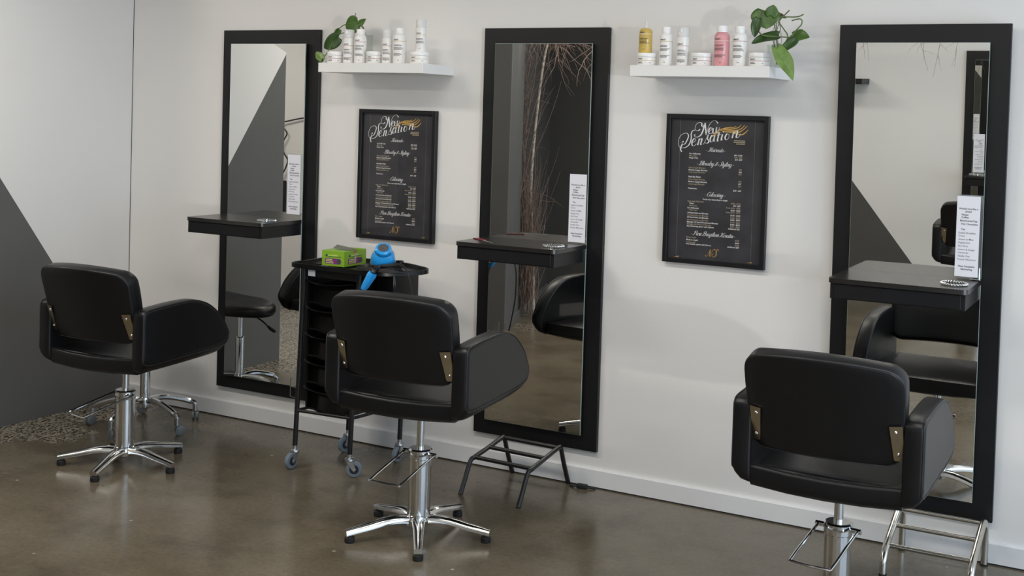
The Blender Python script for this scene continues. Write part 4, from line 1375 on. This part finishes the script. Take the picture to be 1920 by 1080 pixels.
obj('switch', MB().box(.030, .042, -.160, -.150, -.012, .006, .002, 1), 'wheelhub', ho)
# cord: from the handle down, and the loose coil on the tray with its end hanging
obj('cord', MB().tube(catmull([h1, (.004, -.156, -.09), (-.004, -.150, -.18), (.004, -.140, -.33), (-.004, -.135, -.44), (-.02, -.12, -.50)], 8), .0034, 8), 'rubber', hd)
cd = []
for k in range(110):
    a = k * .40
    lp = k / 110
    cd.append(((.072 + .010 * math.sin(k * 1.7) + .010 * lp) * math.cos(a) + .004, (.070 + .010 * math.cos(k * 1.3)) * math.sin(a) + .012, .006 + .034 * lp + .010 * math.sin(a + 1.0) * lp))
cd += [(.095, -.005, .034), (.140, -.030, .030), (.185, -.070, .012), (.205, -.075, -.035), (.215, -.072, -.10), (.217, -.06, -.22), (.205, -.03, -.36)]
obj('cord_coil', MB().tube(catmull(cd, 3), .0036, 7), 'rubber', hd)
for k in range(3):
    pts = catmull([(-.085 - .008 * k, -.06, .006 + .006 * k), (-.05, -.108, .014 + .005 * k), (.03, -.122, .018 + .004 * k), (.10, -.095, .014 + .005 * k), (.135, -.03, .008)], 5)
    obj('cord_loop', MB().tube(pts, .0038, 7), 'rubber', hd)

# ------------------------------------------------------------------ footrests
fb = thing('footrest', 'black tubular steel footrest in front of the middle mirror', 'footrest', (-.655, -.24, 0))
for xf, xb, yo in ((-.818, -.790, 0), (-.518, -.498, -.018)):
    pts = catmull([(xb, -.022, .001), (xb - .002, -.070, .105), (xb - .004, -.100, .178), (xb - .006, -.122, .184), (xb - .012, -.22, .164), (xf + .004, -.325 + yo, .141), (xf, -.355 + yo, .128), (xf, -.395 + yo, .06), (xf + .001, -.432 + yo, .001)], 5)
    sf = obj('side_frame', MB().tube(pts, .0105, 12), 'steelblack', fb, world=True)
for ya, za, xa, xb in ((-.108, .184, -.795, -.504), (-.220, .163, -.803, -.510), (-.325, .140, -.812, -.516)):
    obj('rung', MB().tube([(xa, ya, za), (xb, ya - .012, za)], .0095, 12), 'steelblack', fb, world=True)

fc_ = thing('footrest', 'chrome tubular footrest in front of the mirror with the notice holder', 'footrest', (1.14, -.24, 0))
for xx in (.985, 1.293):
    pts = catmull([(xx, -.040, .001), (xx, -.042, .10), (xx, -.055, .158), (xx, -.092, .182), (xx, -.14, .172), (xx, -.25, .128), (xx, -.318, .097), (xx, -.352, .062), (xx, -.360, .03), (xx, -.362, .001)], 5)
    sf = obj('side_frame', MB().tube(pts, .0135, 14), 'nickel', fc_, world=True)
    for yy in (-.040, -.362):
        obj('foot_cap', MB().lathe([(0, 0), (.0145, 0), (.0145, .008), (0, .008)], (xx, yy, 0), 16), 'rubber', sf, world=True)
for ya, za in ((-.100, .180), (-.205, .146), (-.312, .100)):
    obj('rung', MB().tube([(.985, ya, za), (1.293, ya, za)], .0085, 12), 'nickel', fc_, world=True)

# plug and cable end on the floor by the skirting
pg = thing('cable_plug', 'small black plug lying on the floor against the white skirting', 'plug', (-.42, -.052, 0), math.radians(8))
obj('plug_body', MB().box(-.018, .030, -.012, .012, .0005, .020, .004, 2), 'rubber', pg)
obj('plug_lead', MB().tube(catmull([(.028, 0, .008), (.050, .004, .006), (.065, .010, .005)], 4), .005, 8), 'rubber', pg)
obj('plug_tail', MB().tube(catmull([(-.016, 0, .010), (-.034, -.006, .006), (-.050, .002, .005), (-.040, .010, .005)], 5), .0045, 8), 'rubber', pg)

# ------------------------------------------------------------------ things seen only in the mirrors
# dry birch with hanging twigs in the corner
bt = thing('birch_branches', 'dry birch trunk with hanging twigs, seen in the middle mirror', 'dried branches', (-2.86, -4.02, 0))
rb = random.Random(3)
tp = [(-2.87, -4.05, 0), (-2.90, -4.06, .5), (-2.93, -4.05, 1.0), (-2.91, -4.05, 1.5), (-2.86, -4.03, 1.9), (-2.80, -4.0, 2.2), (-2.70, -3.98, 2.5), (-2.55, -3.98, 2.7)]
obj('trunk', MB().tube(catmull(tp, 5), [.015 - .0002 * k for k in range(36)], 9), 'birch', bt, world=True)
tw = MB()


def twig(p, d, L, r, sag, wob=.18, n=7):
    pts = [Vector(p)]
    d = Vector(d).normalized()
    for k in range(n):
        d = (d + Vector((rb.uniform(-wob, wob), rb.uniform(-wob, wob), rb.uniform(-wob, wob) - sag))).normalized()
        pts.append(pts[-1] + d * L / n)
    tw.tube(pts, [r * (1 - .75 * k / n) for k in range(n + 1)], 5)
    return pts


for k in range(90):
    x0 = -2.875 + rb.gauss(0, .035)
    twig((x0, -3.93 + rb.gauss(0, .03), rb.uniform(0.0, .5)), (rb.uniform(-.05, .05), 0, 1), rb.uniform(.5, 1.1), rb.uniform(.002, .0045), -.06, .12, 9)
for k in range(200):
    z0 = rb.uniform(.15, 1.15)
    twig((-2.875 + rb.gauss(0, .035), -3.93 + rb.gauss(0, .03), z0), (rb.uniform(-.6, .6), rb.uniform(-.3, .5), rb.uniform(-.6, .9)), rb.uniform(.10, .28), .0019, .03, .35, 6)
for k in range(34):
    x0 = -2.96 + rb.gauss(0, .045)
    twig((x0, -3.86 + rb.gauss(0, .03), rb.uniform(.7, 1.5)), (0, 0, 1), rb.uniform(.7, 1.4), .0036, -.06, .14, 10)
for k in range(120):
    p0 = Vector((-3.02 + rb.uniform(0, .14), -3.86 + rb.uniform(-.04, .06), rb.uniform(1.0, 2.4)))
    twig(p0, (rb.uniform(-.6, .6), rb.uniform(-.2, .5), rb.uniform(-1, .4)), rb.uniform(.12, .32), .0018, .04, .35, 6)
for k in range(110):
    p0 = Vector((-3.05 + rb.uniform(0, .95), -3.95 + rb.uniform(-.15, .2), 2.30 + rb.uniform(-.1, .4)))
    pts = twig(p0, (rb.uniform(-.4, 1), rb.uniform(-.4, .6), rb.uniform(-.5, .2)), rb.uniform(.25, .6), .0028, .12, .28, 8)
    twig(pts[3], (rb.uniform(-1, 1), rb.uniform(-.5, .5), -.5), rb.uniform(.15, .35), .0018, .1, .3, 6)
obj('twigs', tw, 'twig', bt, world=True)['kind'] = 'stuff'
tw = MB()
tag_o = thing('ceiling_branch', 'thin dry branch hanging from the ceiling, seen in the mirrors', 'dried branches', (-.1, -4.3, 2.6))
pts = [(-2.4, -4.0, 2.74), (-1.4, -4.15, 2.62), (-.6, -4.3, 2.56), (.2, -4.4, 2.52), (.8, -4.4, 2.56)]
obj('bough', MB().tube(catmull(pts, 5), .010, 8), 'birch', tag_o, world=True)
for p0, d in (((-.42, -4.3, 2.52), (.42, 0, -1)), ((-.30, -4.3, 2.5), (.15, 0, -1)), ((.14, -4.35, 2.5), (.02, 0, -1)), ((.02, -4.35, 2.5), (.1, 0, -1)), ((.30, -4.4, 2.5), (0, 0, -1)), ((.42, -4.4, 2.5), (-.1, 0, -1)), ((.6, -4.4, 2.5), (0, 0, -1)), ((-.9, -4.25, 2.55), (.2, 0, -1)), ((-1.3, -4.2, 2.55), (.1, 0, -1))):
    pts = twig(p0, d, rb.uniform(.52, .70), .0036, .02, .10, 8)
    for q in (3, 5, 6):
        twig(pts[q], (rb.uniform(-1, 1), rb.uniform(-.5, .5), -.7), rb.uniform(.06, .16), .0016, .05, .3, 5)
obj('twigs', tw, 'twig', tag_o, world=True)['kind'] = 'stuff'

# shelf and socket on the wall behind the camera
o = obj('wall_shelf', MB().box(-.95, -.495, YF + .003, YF + .25, 1.785, 1.83, .0012, 1), 'board', None, smooth=False, world=True)
tag(o, 'black floating shelf on the wall behind the camera, seen in a mirror', 'shelf')
sk = thing('power_outlet', 'white double power outlet on the wall behind the camera', 'power outlet', (.165, YF, .36))
obj('plate', MB().box(-.06, .06, .003, .011, 0, .075, .003, 2), 'socket', sk)
for sx in (-.03, .03):
    so2 = MB()
    for k, (px, pz, rt) in enumerate(((-.008, .030, .5), (.008, .030, -.5), (0, .016, 0))):
        so2.box(sx + px - .0012, sx + px + .0012, .0105, .0116, pz - .004, pz + .004)
    obj('socket_slots', so2, 'ink', sk, smooth=False)
    obj('switch', MB().box(sx - .006, sx + .006, .011, .014, .050, .062, .001, 1), 'cap_white', sk, smooth=False)
# cable and black device on the reception wall
cbk = obj('wall_cable', MB().tube(catmull([(-4.30, -3.228, 1.63), (-4.694, -3.226, 1.573), (-4.84, -3.224, 1.545), (-4.90, -3.222, 1.53), (-4.885, -3.222, 1.49), (-4.845, -3.222, 1.442), (-4.875, -3.222, 1.385), (-4.90, -3.222, 1.33), (-4.87, -3.222, 1.27), (-4.830, -3.222, 1.216), (-4.85, -3.222, 1.15), (-4.885, -3.222, 1.09), (-4.90, -3.222, 1.03)], 6), .006, 8), 'rubber', None, world=True)
tag(cbk, 'thin black cable looping down the reception wall, seen in a mirror', 'cable')
dv_ = thing('wall_device', 'black box with pale knobs on the reception wall, seen in a mirror', 'device', (-4.955, -3.247, .70))
obj('case', MB().box(-.10, .10, .001, .06, 0, .34, .004, 1), 'plastic', dv_, smooth=False)
for k in range(4):
    obj('knob', MB().lathe([(0, .06), (.022, .06), (.020, .075), (0, .075)], (.03, 0, .07 + k * .07), 16, 'Y'), 'socket', dv_)
